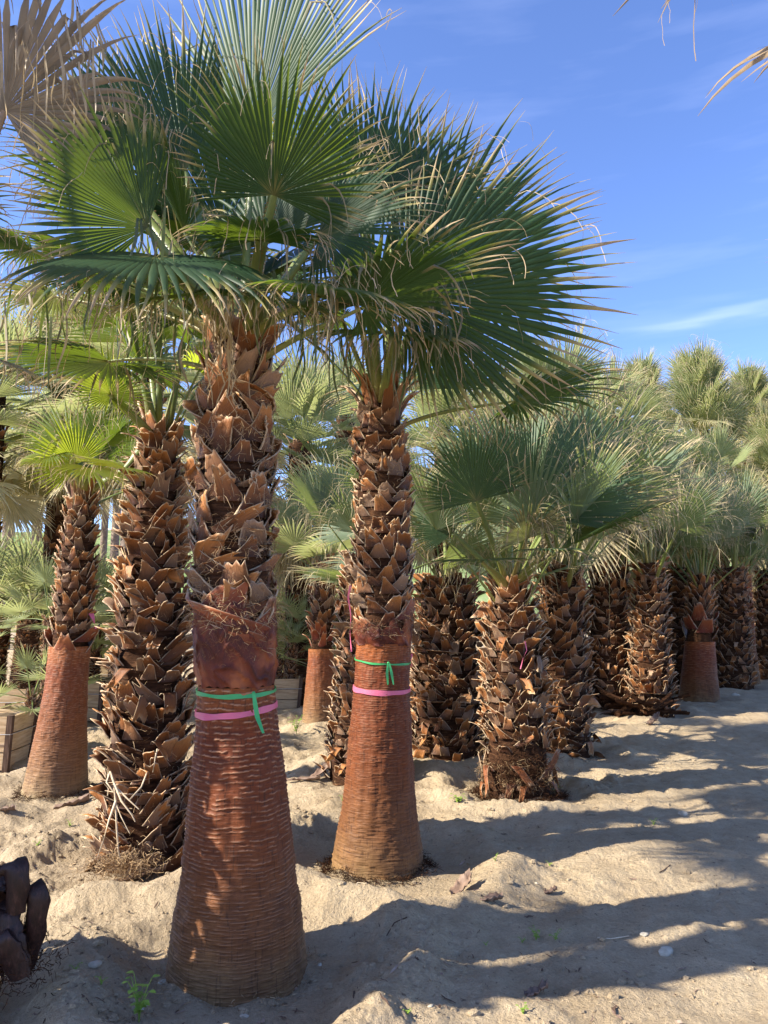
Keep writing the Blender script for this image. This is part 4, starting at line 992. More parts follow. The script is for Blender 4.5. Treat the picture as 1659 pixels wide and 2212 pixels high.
# ---------------- background palms
def back_palm(label, u, Y, vtop, seed, n_=26, e=(84, -70), style='skirt', sc=1.0, r=0.2, name='fan_palm', trunk_mat=None):
    p = PX(u, vtop, Y); h = max(1.0, p[2]-0.75*sc)
    ax = Axis.__new__(Axis); ax.base = np.array([p[0], Y, 0.0]); ax.z = np.array([0, .6, h]); ax.x = np.zeros(3); ax.r = np.array([r*1.5, r*1.15, r]); ax.top = h
    root = palm(name, label, ax, G_FAR)
    t = core(root, ax, -0.05, h, 0.92, na=20, dz=0.08)
    boots(t, ax, 0, h-0.1, int(60*h/2), seed, L=(0.12, 0.2), wb=(0.13, 0.17), wt=(0.04, 0.08), out=(15, 60))
    lib_crown(root, (0, 0, h), n_, e[0], e[1], style, seed, sc, dz=1.35*sc); return root
BACK = [
    ('tallest round headed palm with hanging skirt against the sky on the right', 1505, 20, 762, 601, 44, (86, -80), 1.1),
    ('round headed palm left of the tallest one against the sky', 1385, 22, 780, 602, 38, (86, -80), 0.95),
    ('round headed palm right of the tallest one, near the photo edge', 1612, 22, 795, 603, 38, (86, -80), 0.95),
    ('pale palm head cut by the right photo edge below the sky', 1668, 19, 880, 604, 30, (86, -70), 1.0),
    ('bushy pale palm whose fans stand against the sky above the second unskinned palm', 1215, 11.5, 785, 605, 30, (86, -60), 1.0),
    ('pale palm right of the large dark frond, below the sky line', 1320, 15, 820, 606, 28, (86, -60), 0.95),
    ('pale bushy palm under the hanging tips of the large dark frond', 1090, 12.5, 840, 607, 26, (86, -60), 0.95),
    ('pale palm behind the crown of the second taped palm', 960, 13.5, 840, 608, 28, (86, -65), 1.0),
    ('sunlit palm with straw coloured skirt filling the gap between the two taped palms', 650, 12.5, 850, 609, 34, (86, -80), 1.0),
    ('sunlit palm behind the left edge of the second taped palm', 745, 16, 820, 610, 30, (86, -80), 1.0),
    ('sunlit bushy palm behind the massive unskinned palm', 330, 10.5, 640, 611, 30, (86, -50), 1.0),
    ('sunlit palm above the leftmost leaning palm', 150, 11.5, 690, 612, 28, (86, -50), 1.0),
    ('sunlit palm cut by the left photo edge at mid height', -10, 10.5, 730, 613, 28, (86, -50), 0.95),
    ('palm filling the background above the far skinned palm', 1540, 17, 960, 614, 26, (86, -60), 1.0),
    ('palm filling the background below the round headed palms', 1430, 16.5, 960, 615, 26, (86, -60), 1.0),
    ('pale palm in the background right of the small skinned palm', 810, 19, 900, 616, 28, (86, -70), 1.0),
    ('low bushy palm behind the box in the gap between the taped palms', 615, 15.0, 1190, 617, 20, (86, -20), 0.9),
    ('dim palm behind the trunks of the unskinned row on the right', 1290, 14.0, 1000, 618, 24, (86, -60), 1.0),
    ('pale palm behind the trunk of the front palm', 510, 14.0, 720, 619, 26, (86, -60), 1.0),
]
def tied_palm(label, u, Y, vtop, seed, sc):
    r_ = back_palm(label, u, Y, vtop, seed, 12, (88, 66), 'tied', sc)
    h = PX(u, vtop, Y)[2]-0.75*sc
    lib_crown(r_, (0, 0, h-0.1*sc), 44, 80, 38, 'tied', seed+40, sc*1.15, dz=1.5*sc, rb=0.12)
    lib_crown(r_, (0, 0, h-0.7*sc), 40, -25, -80, 'skirt', seed+41, sc*0.85, dz=2.4*sc, rb=0.12)
for (lb, u, Y, vt, sd, n_, e, sc) in BACK:
    if sd in (601, 602, 603, 604): tied_palm(lb, u, Y, vt, sd, sc); continue
    back_palm(lb, u, Y, vt, sd, int(n_*1.3), e, 'skirt', sc)

# slim tall palms far away on the left in front of the hill
def slim(label, u, Y, vb, vt, w, seed):
    p0 = PX(u, vb, Y); p = PX(u, vt, Y); h = p[2]; r = w/2/F*Y
    ax = Axis.__new__(Axis); ax.base = np.array([p0[0], Y, 0.0]); ax.z = np.array([-0.5, h]); ax.x = np.array([0, random.Random(seed).uniform(-.2, .2)]); ax.r = np.array([r*1.1, r*0.9]); ax.top = h
    root = palm('slim_palm', label, ax, 'slim tall palms before the hill')
    z = np.arange(-0.5, h, 0.035); ph = np.linspace(0, 2*np.pi, 20, endpoint=False); Z, PH = np.meshgrid(z, ph, indexing='ij')
    R = ax.rad(Z)*(1+0.10*((np.arange(len(z))[:, None]+np.arange(20)[None]) % 2)); P = ax.c(Z)+np.stack([np.cos(PH)*R, np.sin(PH)*R, 0*Z], -1)
    mb = MB(); mb.grid(P, None, wrap=True); mb.build('trunk', M_SLIM, root)
    lib_crown(root, (float(ax.x[1]), 0, h), 14, 80, -55, 'back', seed, 1.2)
M_SLIM = simple('slim_trunk', [(0.3, (0.12, 0.09, 0.075)), (0.7, (0.34, 0.27, 0.22))], 9, 0.9, 0.1, 0.8, 0.03)
for i, (u, Y, vb, vt, w, lb) in enumerate([
        (8, 26, 1400, 960, 22, 'slim palm trunk at the very left edge in front of the hill'),
        (62, 24, 1400, 985, 20, 'slim palm trunk second from the left in front of the hill'),
        (100, 22, 1400, 960, 22, 'pale scarred slim palm trunk left of the leftmost leaning palm'),
        (122, 27, 1400, 960, 17, 'slim shaded palm trunk touching the crown of the leaning palm'),
        (210, 28, 1400, 960, 14, 'thinnest grey palm trunk right of the leaning palm'),
        (235, 25, 1400, 950, 17, 'grey slim palm trunk between the leaning palm and the massive one'),
        (262, 17, 1400, 930, 26, 'dark scarred slim palm trunk touching the massive unskinned palm')]):
    slim(lb, u, Y, vb, vt, w, 700+i)

# hill
def hill():
    x = np.linspace(-260, 260, 120); y = np.linspace(60, 260, 50); Yg, X = np.meshgrid(y, x, indexing='ij')
    f = np.clip((Yg-60)/150, 0, 1)
    Z = -1+ f*(18+7*fbm(X*0.012, Yg*0.01, 4, 3)) + 1.5*fbm(X*0.06, Yg*0.06, 3, 6)*np.clip(f*6, 0, 1)
    mb = MB(); mb.grid(np.stack([X, Yg, Z], -1)[:, ::-1], None); structure(mb.build('hill', M_HILL))
hill()

# ---------------- wooden nursery boxes
def planter(label, x, y, w, h, rz, seed, plant=True):
    root = thing('planter_box', label, 'planter box', (x, y, gz(x, y)-0.02), 'wooden nursery boxes', rz)
    wb, wt = w*0.42, w*0.5; rg = random.Random(seed)
    for s in range(4):
        a = s*math.pi/2; mb = MB(); nb = 3
        for b in range(nb):
            z0 = h*b/nb+0.006; z1 = h*(b+1)/nb-0.006
            def wid(z): return wb+(wt-wb)*z/h
            for (za, zb) in ((z0, z1),):
                pts = []
                off = rg.uniform(-0.004, 0.004)
                prof = [(za, 0.0), (zb, 0.0), (zb, -0.022), (za, -0.022)]
                P = np.zeros((5, 2, 3))
                for i, (z, o) in enumerate(prof+prof[:1]):
                    ww = wid(z)+o+off
                    for j, t in enumerate((-1, 1)):
                        P[i, j] = (t*(ww-0.002), ww, z)
                c, s_ = math.cos(a), math.sin(a); Q = P.copy(); Q[..., 0] = P[..., 0]*c-P[..., 1]*s_; Q[..., 1] = P[..., 0]*s_+P[..., 1]*c
                mb.grid(Q, None)
                mb.grid(np.stack([Q[:4][[0, 1]][:, 0], Q[:4][[3, 2]][:, 0]], 1), None); mb.grid(np.stack([Q[:4][[0, 1]][:, 1], Q[:4][[3, 2]][:, 1]], 1), None)
        mb.build('side_panel', M_WOOD, root, smooth=False)
        mb = MB(); sg = 0.026
        P = np.zeros((2, 4, 3))
        for i, z in enumerate((-0.03, h+0.012)):
            ww = wb+(wt-wb)*z/h+0.010
            for j, (dx, dy) in enumerate(((-sg, -sg), (sg, -sg), (sg, sg), (-sg, sg))): P[i, j] = (ww+dx, ww+dy, z)
        c, s_ = math.cos(a), math.sin(a); Q = P.copy(); Q[..., 0] = P[..., 0]*c-P[..., 1]*s_; Q[..., 1] = P[..., 0]*s_+P[..., 1]*c
        mb.grid(Q, None, wrap=True); top = Q[1]; mb.grid(np.stack([np.stack([top[0], top[1]]), np.stack([top[3], top[2]])]), None)
        mb.build('corner_post', M_WOODD, root, smooth=False)
    mb = MB(); z = h*0.68; ww = wb+(wt-wb)*z/h+0.034
    cs = [(-ww, -ww), (ww, -ww), (ww, ww), (-ww, ww), (-ww, -ww)]
    for k in range(4): tube(mb, [(cs[k][0], cs[k][1], z), (cs[k+1][0], cs[k+1][1], z)], 0.004, 5)
    mb.build('wire_band', M_WIRE, root)
    g = np.linspace(-1, 1, 9); X, Yq = np.meshgrid(g*(wt-0.03), g*(wt-0.03)); Z = h-0.05+0.02*fbm(X*8, Yq*8, 2, seed)
    mb = MB(); mb.grid(np.stack([X, Yq, Z], -1), None); mb.build('soil', M_SOIL, root)
    return root
Bx = []
def box_at(label, u0, u1, vb, h_, rz, seed, Y=None):
    Y = Y or YG(vb); w = (u1-u0)/F*Y; x = px_x(0.5*(u0+u1), Y)
    c = (x, Y+w*0.5); planter(label, c[0], c[1], w/(1+0.25*abs(rz)), h_, rz, seed); return c
b1 = box_at('pale wooden planter box with dark corner post beside the leftmost leaning palm', -40, 88, 1640, 0.50, 0.10, 1)
b2 = box_at('wooden planter box glowing in the sun behind the right side of the leaning palm', 125, 228, 1558, 0.55, -0.15, 2)
b3 = box_at('small wooden planter box seen in the gap between the taped palms', 572, 644, 1538, 0.46, 0.12, 3)
b4 = box_at('shaded wooden planter box behind the foot of the small skinned palm', 640, 705, 1515, 0.44, 0.1, 4)
b5 = box_at('wooden planter box cut by the left photo edge, nearest of the boxes', -110, 14, 1650, 0.52, 0.0, 5, Y=7.6)
b6 = box_at('reddish wooden planter box behind the one with the dark corner post', -50, 52, 1585, 0.52, 0.05, 6, Y=9.9)
b7 = box_at('dark shaded planter box behind the massive unskinned palm', 150, 232, 1500, 0.60, 0.05, 7, Y=13.0)

# fan palms that grow in the boxes
def box_palm(label, c, y0z, trunks, seed, sc=1.0, n_=14, style='small', name='dwarf_fan_palm'):
    root = thing(name, label, 'palm', (c[0], c[1], y0z), 'small fan palms in the boxes')
    for i, (dx, dy, lean, h, r) in enumerate(trunks):
        ax = Axis.__new__(Axis); ax.base = np.zeros(3); ax.z = np.array([0, h]); ax.x = np.array([0, lean]); ax.r = np.array([r*1.1, r]); ax.top = h
        t = core(root, ax, -0.1, h, 0.95, na=20, dz=0.03); t.location = (dx, dy, 0)
        b = boots(t, ax, 0, h-0.03, int(260*h)+20, seed+i, L=(0.04, 0.07), wb=(0.05, 0.07), wt=(0.015, 0.03), out=(15, 60), hair=500, hairlen=0.04, thick=0.004)
        rg = random.Random(seed+i)
        for k in range(n_):
            f = (k+0.5)/n_; e = 82-95*f; me, pe = lib_frond(style, int(round(e/11)*11), rg.randint(0, 1)); az = k*2.4
            o = link('frond', me, root); o.location = (dx+lean, dy, h-0.05*f); o.rotation_euler = (0, 0, az)
            s = sc*rg.uniform(.85, 1.15); o.scale = (s, s, s); link('petiole', pe, o)
    return root
box_palm('dwarf fan palm with two stout shaggy trunks in the box at the left edge', (b6[0]+0.02, b6[1]), 0.42, [(0.10, -0.05, 0.06, 0.98, 0.15), (-0.4, 0.1, 0.1, 0.9, 0.14)], 801, 1.45, 18)
box_palm('dwarf fan palm with slim shaggy trunk and a low leafy shoot in the pale box', (b1[0]+0.14, b1[1]), 0.42, [(0.10, 0, -0.03, 1.0, 0.085), (-0.06, -0.08, 0, 0.18, 0.05)], 802, 0.95, 13)
box_palm('light green dwarf fan palm in the small box in the gap', (b3[0], b3[1]), 0.40, [(-0.1, 0, 0, 0.38, 0.07), (0.1, 0, 0.02, 0.66, 0.07)], 803, 1.05, 14)
box_palm('low green dwarf fan palm in the shaded box of the gap', (b4[0], b4[1]), 0.38, [(0, 0, 0, 0.25, 0.07)], 804, 1.1, 12)
box_palm('feathery green dwarf fan palm behind the leaning palm', (b2[0], b2[1]), 0.45, [(0, 0, 0, 0.5, 0.09), (-0.3, 0.1, 0, 0.9, 0.09)], 805, 1.4, 16)
box_palm('dwarf fan palm in the dark box behind the massive palm', (b7[0], b7[1]), 0.5, [(0, 0, 0, 0.9, 0.1), (0.4, 0.1, 0, 0.6, 0.1)], 806, 1.6, 16)
box_palm('green dwarf fan palm farther back in the gap between the taped palms', (px_x(640, 14.5), 14.5), 0.0, [(-0.3, 0, 0, 0.9, 0.08), (0.3, 0, 0, 1.2, 0.08)], 807, 1.9, 16)
box_palm('spreading dwarf fan palm behind the boxes at the left', (px_x(60, 13), 13), 0.0, [(-0.5, 0, 0, 1.4, 0.1), (0.4, 0, 0, 1.2, 0.1)], 808, 2.2, 18)

# ---------------- flagging tapes
def tape_ring(ax, v_l, v_r, w, mat, label, seed, knot=None, tails=(), skew=0.0):
    base = ax.base; zl, zr = ax.zpx(v_l), ax.zpx(v_r); mb = MB()
    ph = np.linspace(0, 2*np.pi, 90, endpoint=False); cx = np.cos(ph)
    zc = zl+(zr-zl)*(cx+1)/2 + 0.0025*perlin(ph*2, ph*0, seed) - 0.012*np.abs(np.sin(ph))*(np.sin(ph) < 0)
    hw = w/2*(0.75+0.35*perlin(ph*1.6, ph*0+3, seed+2)+0.15)
    rows = []
    for k in (-1, -0.33, 0.33, 1):
        z = zc+hw*k; r = ax.rad(z)+0.0085+0.0012*np.cos(k*9+ph*5)
        rows.append(ax.c(z)+np.stack([np.cos(ph)*r, np.sin(ph)*r, 0*z], -1))
    mb.grid(np.array(rows), None, wrap=True)
    o = None
    root = thing('flagging_tape', label, 'tape', base, 'plastic tapes tied round the palms')
    mb.build('band', mat, root)
    for tl in tails:
        mb = MB(); pts = np.array([PX(u, v, base[1]-ax.rad(ax.zpx(v))-dy)-base for u, v, dy, _ in tl])
        ws = np.array([t[3] for t in tl]); fr = np.linspace(0, len(pts)-1, 18); i = np.minimum(fr.astype(int), len(pts)-2); q = (fr-i)[:, None]
        P = pts[i]*(1-q)+pts[i+1]*q; w_ = (ws[i]*(1-q[:, 0])+ws[i+1]*q[:, 0])
        tw = np.linspace(0, 1.1, 18); sv = np.stack([np.cos(tw), 0.5*np.sin(tw), 0*tw], -1)
        mb.grid(np.stack([P-sv*w_[:, None], P+sv*w_[:, None]*1.0], 1), None); mb.build('tail', mat, root)
    if knot:
        mb = MB(); c = PX(knot[0], knot[1], base[1]-ax.rad(ax.zpx(knot[1]))-0.016)-base; s = knot[2]
        a = np.linspace(0, 2*np.pi, 10, endpoint=False); th = np.linspace(0.05, math.pi-0.05, 7)
        P = np.array([[c+s*np.array([math.sin(t)*math.cos(b)*1.2, math.sin(t)*math.sin(b)*0.6, math.cos(t)*(0.9+0.2*math.sin(3*b))]) for b in a] for t in th])
        mb.grid(P, None, wrap=True); mb.build('knot', mat, root)
tape_ring(A1, 1489, 1489, 0.020, M_GREEN, 'green tape knotted round the front palm with one long tail hanging', 1, (548, 1497, 0.007), [[(548, 1497, .018, .006), (551, 1520, .022, .010), (556, 1550, .018, .013), (569, 1584, .022, .010)]])
tape_ring(A1, 1536, 1520, 0.030, M_PINK, 'wide pink tape slanting round the front palm below the green one', 2)
tape_ring(A2, 1422, 1430, 0.012, M_GREEN, 'thin green tape knotted round the second palm with two tails hanging', 3, (839, 1432, 0.007), [[(838, 1432, .018, .004), (836, 1455, .02, .010), (838, 1479, .018, .009)], [(841, 1432, .018, .004), (846, 1455, .022, .010), (850, 1479, .018, .008)]])
tape_ring(A2, 1484, 1488, 0.030, M_PINK, 'wide pink tape round the second palm below the thin green one', 4)
def loose_tape(label, pts, w, seed=1):
    P = np.array([PX(*p) for p in pts]); b = P[0].copy(); mb = MB(); P = P-b
    fr = np.linspace(0, len(P)-1, 22); i = np.minimum(fr.astype(int), len(P)-2); q = (fr-i)[:, None]; Q = P[i]*(1-q)+P[i+1]*q
    tw = np.linspace(0.3, 2.2, 22); sv = np.stack([np.cos(tw), 0.6*np.sin(tw), 0*tw], -1)*w
    mb.grid(np.stack([Q-sv, Q+sv], 1), None); o = mb.build('flagging_tape', M_PINK); o.location = tuple(b)
    tag(o, label, 'tape', 'loose pink tapes')
Y6 = A6.base[1]-A6.rad(1.5)-0.07
loose_tape('pink tape hanging down between the second palm and the ragged palm behind it', [(757, 1265, Y6), (752, 1290, Y6), (758, 1330, Y6-.02), (756, 1370, Y6), (759, 1408, Y6)], 0.011)
Y4 = A4.base[1]-0.05
loose_tape('short pink tape end sticking out right of the leftmost leaning palm', [(197, 1325, Y4), (202, 1338, Y4-.03), (207, 1358, Y4-.03)], 0.022)
Y8 = A8.base[1]-A8.rad(1.3)-0.10
loose_tape('thin pink tape hanging on the short palm with the dark foot', [(1134, 1385, Y8), (1138, 1405, Y8), (1130, 1422, Y8), (1124, 1445, Y8)], 0.006)
loose_tape('pink tape bit at the right edge of the second palm', [(889, 1412, 7.6), (887, 1428, 7.58), (890, 1440, 7.6)], 0.016)

def foot_fibre(root, ax, n_, seed, mat, L=0.06):
    rg = np.random.RandomState(seed); a = rg.rand(n_)*2*np.pi; r = ax.rad(0.02)+0.01+np.abs(rg.randn(n_))*0.035
    x, y = np.cos(a)*r, np.sin(a)*r; z = height(x+ax.base[0], y+ax.base[1])+0.004+rg.rand(n_)*0.03*np.clip(1-(r-ax.rad(0.02))/0.06, 0, 1)
    p = np.stack([x+np.interp(0, ax.z, ax.x), y, z], -1); d = nrm(np.stack([np.cos(a), np.sin(a), 0*a], -1)*0.5+rg.randn(n_, 3)*np.array([.8, .8, .3])); q = 5; TP = np.zeros((n_, q, 3))
    for j in range(q):
        TP[:, j] = p; d = nrm(d+rg.randn(n_, 3)*.45); p = p+d*L/q; p[:, 2] = np.maximum(p[:, 2], z-0.004)
    sv = nrm(rg.randn(n_, 3))[:, None]*0.0016; mb = MB(); mb.grid(np.stack([TP-sv, TP+sv], 2), None); o = mb.build('root_fibre', mat, root); o['kind'] = 'stuff'; return o
foot_fibre(r2, A2, 1200, 3, M_FIBRE, 0.06); foot_fibre(r1, A1, 260, 4, M_HAIR, 0.04); foot_fibre(r4, A4, 900, 5, M_FIBRE, 0.06); foot_fibre(r8, A8, 2000, 6, M_FIBRE, 0.09)
def litter():
    rg = np.random.RandomState(33); n_ = 1500; Yv = 2.5*(11/2.5)**rg.rand(n_); t = rg.uniform(-.55, .55, n_); X = t*Yv
    lane = 1/(1+np.exp(-(X-(0.42*Yv-1.15))*2.2)); k = rg.rand(n_) < 1-0.6*lane; X, Yv = X[k], Yv[k]; n_ = len(X)
    L = 0.02+0.07*rg.rand(n_)**2; w = 0.0015+0.006*rg.rand(n_)**3; a = rg.rand(n_)*6.3; q = 5; mb = MB()
    TP = np.zeros((n_, q, 3)); cx, cy = X.copy(), Yv.copy()
    for j in range(q):
        TP[:, j] = np.stack([cx, cy, height(cx, cy)+0.004+0.006*rg.rand(n_)], -1); a = a+rg.randn(n_)*.3; cx = cx+np.cos(a)*L/q; cy = cy+np.sin(a)*L/q
    sv = np.stack([-np.sin(a), np.cos(a), 0.3*rg.randn(n_)], -1)*w[:, None]; pr = np.sin(np.linspace(.4, 2.8, q))[None, :, None]
    G = np.stack([TP-sv[:, None]*pr, TP+sv[:, None]*pr], 2); m = rg.rand(n_) < 0.55
    mb.grid(G[m], None, mat=0); mb.grid(G[~m], None, mat=1); o = mb.build('dry_litter', [M_SCRAP, M_WOODD])
    tag(o, 'fine dry leaf bits and fibres strewn over the soil', 'litter', kind='stuff')
litter()

# ---------------- litter, stones, weeds
def ground_pt(u, v):
    Y = YG(v); x = px_x(u, Y)
    for _ in range(6):
        z = float(height(np.array([x]), np.array([Y]))[0])
        Y = (H-z)/math.tan(math.atan((v-CY)/F)-PITCH); x = (u-CX)/F*(Y*cp+(z-H)*sp)
    return x, Y, float(height(np.array([x]), np.array([Y]))[0])
def stone(label, u, v, s, seed, flat=0.6):
    x, y, z = ground_pt(u, v); rg = np.random.RandomState(seed)
    th = np.linspace(0.02, math.pi-0.02, 14); ph = np.linspace(0, 2*np.pi, 20, endpoint=False); T, Pn = np.meshgrid(th, ph, indexing='ij')
    d = np.stack([np.sin(T)*np.cos(Pn), np.sin(T)*np.sin(Pn), np.cos(T)], -1)
    r = np.ones_like(T)
    for k in range(9):
        q = nrm(rg.randn(3)); r = np.minimum(r, (0.62+0.3*rg.rand())/np.maximum(d@q, 0.05))
    P = d*r[..., None]*s*np.array([1.25, 0.9, flat]); mb = MB(); mb.grid(P, None, wrap=True)
    o = mb.build('stone', M_STONE, smooth=False); o.location = (x, y, z+s*flat*0.25); o.rotation_euler = (0, 0, rg.rand()*6)
    tag(o, label, 'stone', 'stones lying on the soil')
for i, (u, v, s, lb) in enumerate([
        (1436, 2058, 0.040, 'rounded sandy stone, largest one on the lane at lower right'),
        (1392, 2018, 0.022, 'small pale stone behind the largest lane stone'),
        (1476, 1760, 0.040, 'flat beige stone on the shaded lane at the right'),
        (1202, 1634, 0.040, 'white stone beside the foot of the palm behind the short one'),
        (548, 2037, 0.018, 'small white stone against the left foot of the front palm'),
        (527, 2196, 0.016, 'small bright pebble under the front palm'),
        (300, 2180, 0.030, 'dull stone in the bottom left corner'),
        (205, 2085, 0.024, 'grey stone beside the dark corner palm'),
        (1158, 1905, 0.012, 'tiny stone on the sunny strip in the middle of the lane'),
        (930, 2175, 0.012, 'tiny reddish stone at the lower middle of the lane'),
        (1588, 1503, 0.060, 'grey stone beside the far skinned palm'),
        (690, 2085, 0.012, 'tiny stone right of the front palm foot')]):
    if lb.startswith('small white stone against'): u, v = 352, 2122
    stone(lb, u, v, s, 900+i)
def scrap(label, u, v, L, w, rz, seed, upright=0.15, curl=0.8, mat=None, lift=0.0):
    x, y, z = ground_pt(u, v); rg = np.random.RandomState(seed); n_, m = 14, 7
    t = np.linspace(0, 1, n_)[:, None]; c = np.linspace(-1, 1, m)[None]
    ww = w*np.sin(np.clip(t*0.85+0.12, 0, 1)*np.pi)**0.6*(1+0.15*rg.randn(n_, 1))
    X = (t-0.5)*L + 0*c; Yc = c*ww/2; Z = curl*w*0.4*c**2*(0.4+t) + upright*L*t**1.5 + 0.01 + 0.006*rg.randn(n_, m)
    top = np.stack([X, Yc, Z], -1); bot = top.copy(); bot[..., 2] -= 0.004
    G = np.concatenate([top, bot[:, ::-1]], 1); mb = MB(); mb.grid(G, None, wrap=True)
    o = mb.build('dead_leaf_base', mat or M_SCRAP); o.location = (x, y, z+lift); o.rotation_euler = (0, 0, rz)
    tag(o, label, 'palm litter', 'dead leaf bases on the soil')
for i, a in enumerate([
        ('upright curled brown leaf base on the soil right of the second palm', 998, 1930, 0.15, 0.09, 0.7, 0.45),
        ('flat grey leaf scrap lying on the sunny soil below the second palm', 1058, 1948, 0.14, 0.05, 0.1, 0.05),
        ('thin dark leaf scrap in the middle of the sunny lane', 1190, 1932, 0.09, 0.03, 0.5, 0.1),
        ('dark leaf scrap on the lower right lane', 1160, 2148, 0.12, 0.04, 0.5, 0.1),
        ('white topped leaf base left of the massive unskinned palm', 155, 1745, 0.26, 0.10, 0.25, 0.2),
        ('pale leaf base lying before the foot of the massive palm', 312, 1900, 0.24, 0.08, 0.4, 0.15),
        ('long grey leaf base lying before the massive palm, left of the pale one', 255, 1915, 0.26, 0.06, 0.5, 0.15),
        ('pale curled sheath at the foot of the wide unskinned palm', 950, 1585, 0.42, 0.16, 0.2, 0.35),
        ('second pale sheath fallen against the wide unskinned palm', 918, 1610, 0.32, 0.14, 1.2, 0.5),
        ('dark leaf base leaning at the foot of the ragged hidden palm', 700, 1680, 0.34, 0.10, 0.8, 0.5),
        ('grey brown sheath hanging down the bare foot of the short palm', 1090, 1728, 0.10, 0.06, 0.0, 0.2),
        ('dark curled leaf base on the lane beyond the right row', 1232+180, 1565, 0.24, 0.1, 0.6, 0.4),
        ('dark leaf base in the litter heap of the far unskinned palm', 1330, 1545, 0.5, 0.16, 0.1, 0.2),
        ('pale leaf scrap lit by the sun between the right row palms', 1285, 1528, 0.4, 0.12, 0.1, 0.2),
        ('tan leaf scrap lying at the left edge of the photo', 10, 1775, 0.14, 0.06, 0.1, 0.1),
        ('dark strip of leaf lying in the soil hollow between the taped palms', 655, 1695, 0.3, 0.05, 0.0, 0.05)]):
    lb, u, v, L, w, rz, upr = a; scrap(lb, u, v, L, w, rz, 950+i, upr)
def dark_litter():
    k = 0
    for (u0, u1, v, n_, lb) in ((1355, 1465, 1548, 16, 'heap'),):
        mb = MB(); rg = np.random.RandomState(5)
        for j in range(30):
            u = rg.uniform(u0-60, u1+5); Y = A11.base[1]-0.35+rg.uniform(-0.2, 0.5); x = px_x(u, Y)
            n2, m = 8, 5; t = np.linspace(0, 1, n2)[:, None]; c = np.linspace(-1, 1, m)[None]; L = rg.uniform(.2, .4); w = rg.uniform(.08, .14)
            X = (t-.5)*L+0*c; Yc = c*w/2*(1-t*.5); Z = w*.5*c**2+L*rg.uniform(0, .6)*t+rg.uniform(0, .18)
            a = rg.uniform(0, 6.3); P = np.stack([X*math.cos(a)-Yc*math.sin(a)+x, X*math.sin(a)+Yc*math.cos(a)+Y, Z], -1)
            mb.grid(P, np.array([0.3, 0.5, rg.rand(), 0.0])*np.ones((n2, m, 4)))
        tag(mb.build('leaf_litter', M_FIBRE), 'heap of dark curled dead leaf bases round the feet of the far unskinned palms', 'palm litter', kind='stuff')
dark_litter()
def weed(label, u, v, s, seed, n_=5, tall=1.0):
    x, y, z = ground_pt(u, v); rg = np.random.RandomState(seed); mb = MB()
    for k in range(n_):
        a = k*2.4+rg.rand(); h = s*tall*rg.uniform(0.5, 1.1); tip = np.array([math.cos(a)*s*0.45, math.sin(a)*s*0.45, h])
        st = np.array([tip*f**1.0*np.array([f, f, 1]) for f in np.linspace(0, 1, 6)]); tube(mb, st, np.linspace(0.0022, 0.0012, 6), 4)
        for q in range(3 if tall <= 1.2 else 5):
            f = 1.0 if q == 0 else rg.uniform(0.4, 0.95); c = st[int(f*5)]; b = a+q*2.1+rg.rand(); ll = s*rg.uniform(0.22, 0.36)
            d = np.array([math.cos(b), math.sin(b), 0.25]); sv = np.array([-math.sin(b), math.cos(b), 0.0]); tt = np.linspace(0, 1, 6)
            w = ll*0.38*np.sin(tt*np.pi*0.97+0.05)[:, None]
            cc = c+d*ll*tt[:, None]-np.array([0, 0, 1])*(ll*0.35*tt**2)[:, None]
            mb.grid(np.stack([cc-sv*w, cc+np.array([0, 0, -0.12])*w, cc+sv*w], 1), None)
    o = mb.build('weed', M_WEED); o.location = (x, y, z-0.004)
    tag(o, label, 'weed', 'small green weeds in the soil')
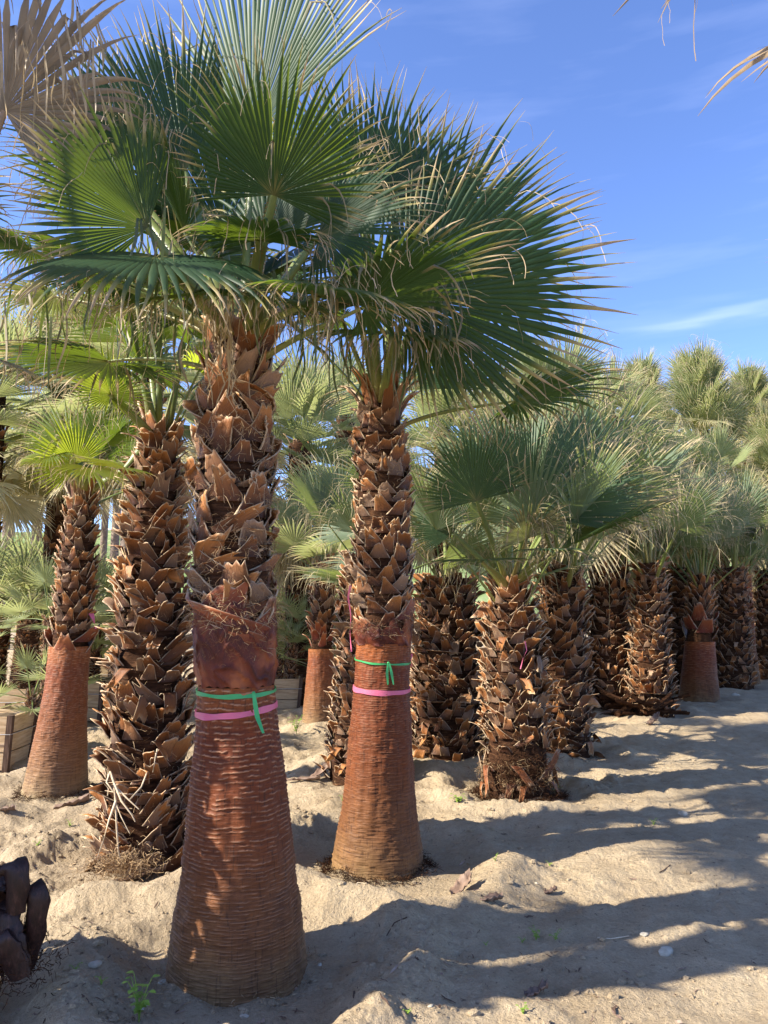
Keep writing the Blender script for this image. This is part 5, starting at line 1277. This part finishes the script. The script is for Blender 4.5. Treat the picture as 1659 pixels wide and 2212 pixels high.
for i, (u, v, s, n_, tl, lb) in enumerate([
        (1158, 2030, 0.055, 4, 1.0, 'bright green seedling, largest on the shadow edge of the lane'),
        (1200, 2030, 0.045, 3, 1.2, 'bright green seedling just right of the largest one on the shadow edge'),
        (1128, 2036, 0.030, 3, 1.0, 'tiny seedling left of the largest one on the shadow edge'),
        (1050, 2042, 0.025, 2, 1.0, 'tiny seedling leftmost on the shadow edge of the lane'),
        (300, 2208, 0.10, 7, 1.6, 'tallest leafy weed, at the bottom edge of the photo left of the front palm'),
        (150, 1785, 0.05, 4, 1.0, 'small yellow green weed below the leftmost leaning palm'),
        (80, 1845, 0.045, 4, 1.0, 'small yellow green weed between the corner palm and the massive palm'),
        (990, 1742, 0.10, 8, 0.6, 'spreading weed left of the bare dark foot of the short palm'),
        (640, 1590, 0.16, 9, 1.3, 'tall light green weed in the gap in front of the planter box'),
        (1187, 1872, 0.035, 3, 1.0, 'small seedling at the edge of the hollow in the middle lane'),
        (1412, 1782, 0.05, 3, 1.1, 'small seedling on the shaded lane at the right'),
        (1130, 2190, 0.045, 4, 0.8, 'small seedling near the bottom middle of the lane'),
        (162, 2100, 0.04, 3, 1.0, 'small seedling on the mound beside the dark corner palm'),
        (218, 2135, 0.035, 3, 1.0, 'small seedling on the shadow edge left of the front palm'),
        (1198, 1715, 0.09, 6, 1.2, 'green weed growing against the right foot of the short palm'),
        (880, 2190, 0.03, 3, 1.0, 'small seedling right of the front palm near the photo bottom'),
        (740, 1740, 0.05, 4, 1.2, 'light green weed left of the foot of the second palm'),
        (1070, 1860, 0.03, 3, 1.6, 'thin stemmed seedling on the slope right of the second palm')]):
    weed(lb, u, v, s, 1000+i, n_, tl)
def twig(label, pts, r, mat):
    P = []
    for u, v in pts:
        x, y, z = ground_pt(u, v); P.append((x, y, z+r*1.5))
    P = np.array(P); b = P[0].copy(); mb = MB(); tube(mb, P-b, r, 5); o = mb.build('twig', mat); o.location = tuple(b)
    tag(o, label, 'twig', 'twigs on the soil')
twig('straight pale twig on the lower right lane', [(1290, 2028), (1320, 2030), (1358, 2024)], 0.003, M_STALK)
twig('thin dark twig lying on the sunny right lane', [(1425, 1886), (1436, 1880), (1448, 1870)], 0.003, M_WOODD)
twig('short twig lying right of the front palm foot', [(835, 2012), (852, 2010), (880, 2008)], 0.003, M_WOODD)
twig('curved pale fibre twig lying in the shadow of the front palm', [(760, 1990), (772, 1975), (790, 1972)], 0.003, M_STALK)

print('objects', len(bpy.data.objects))
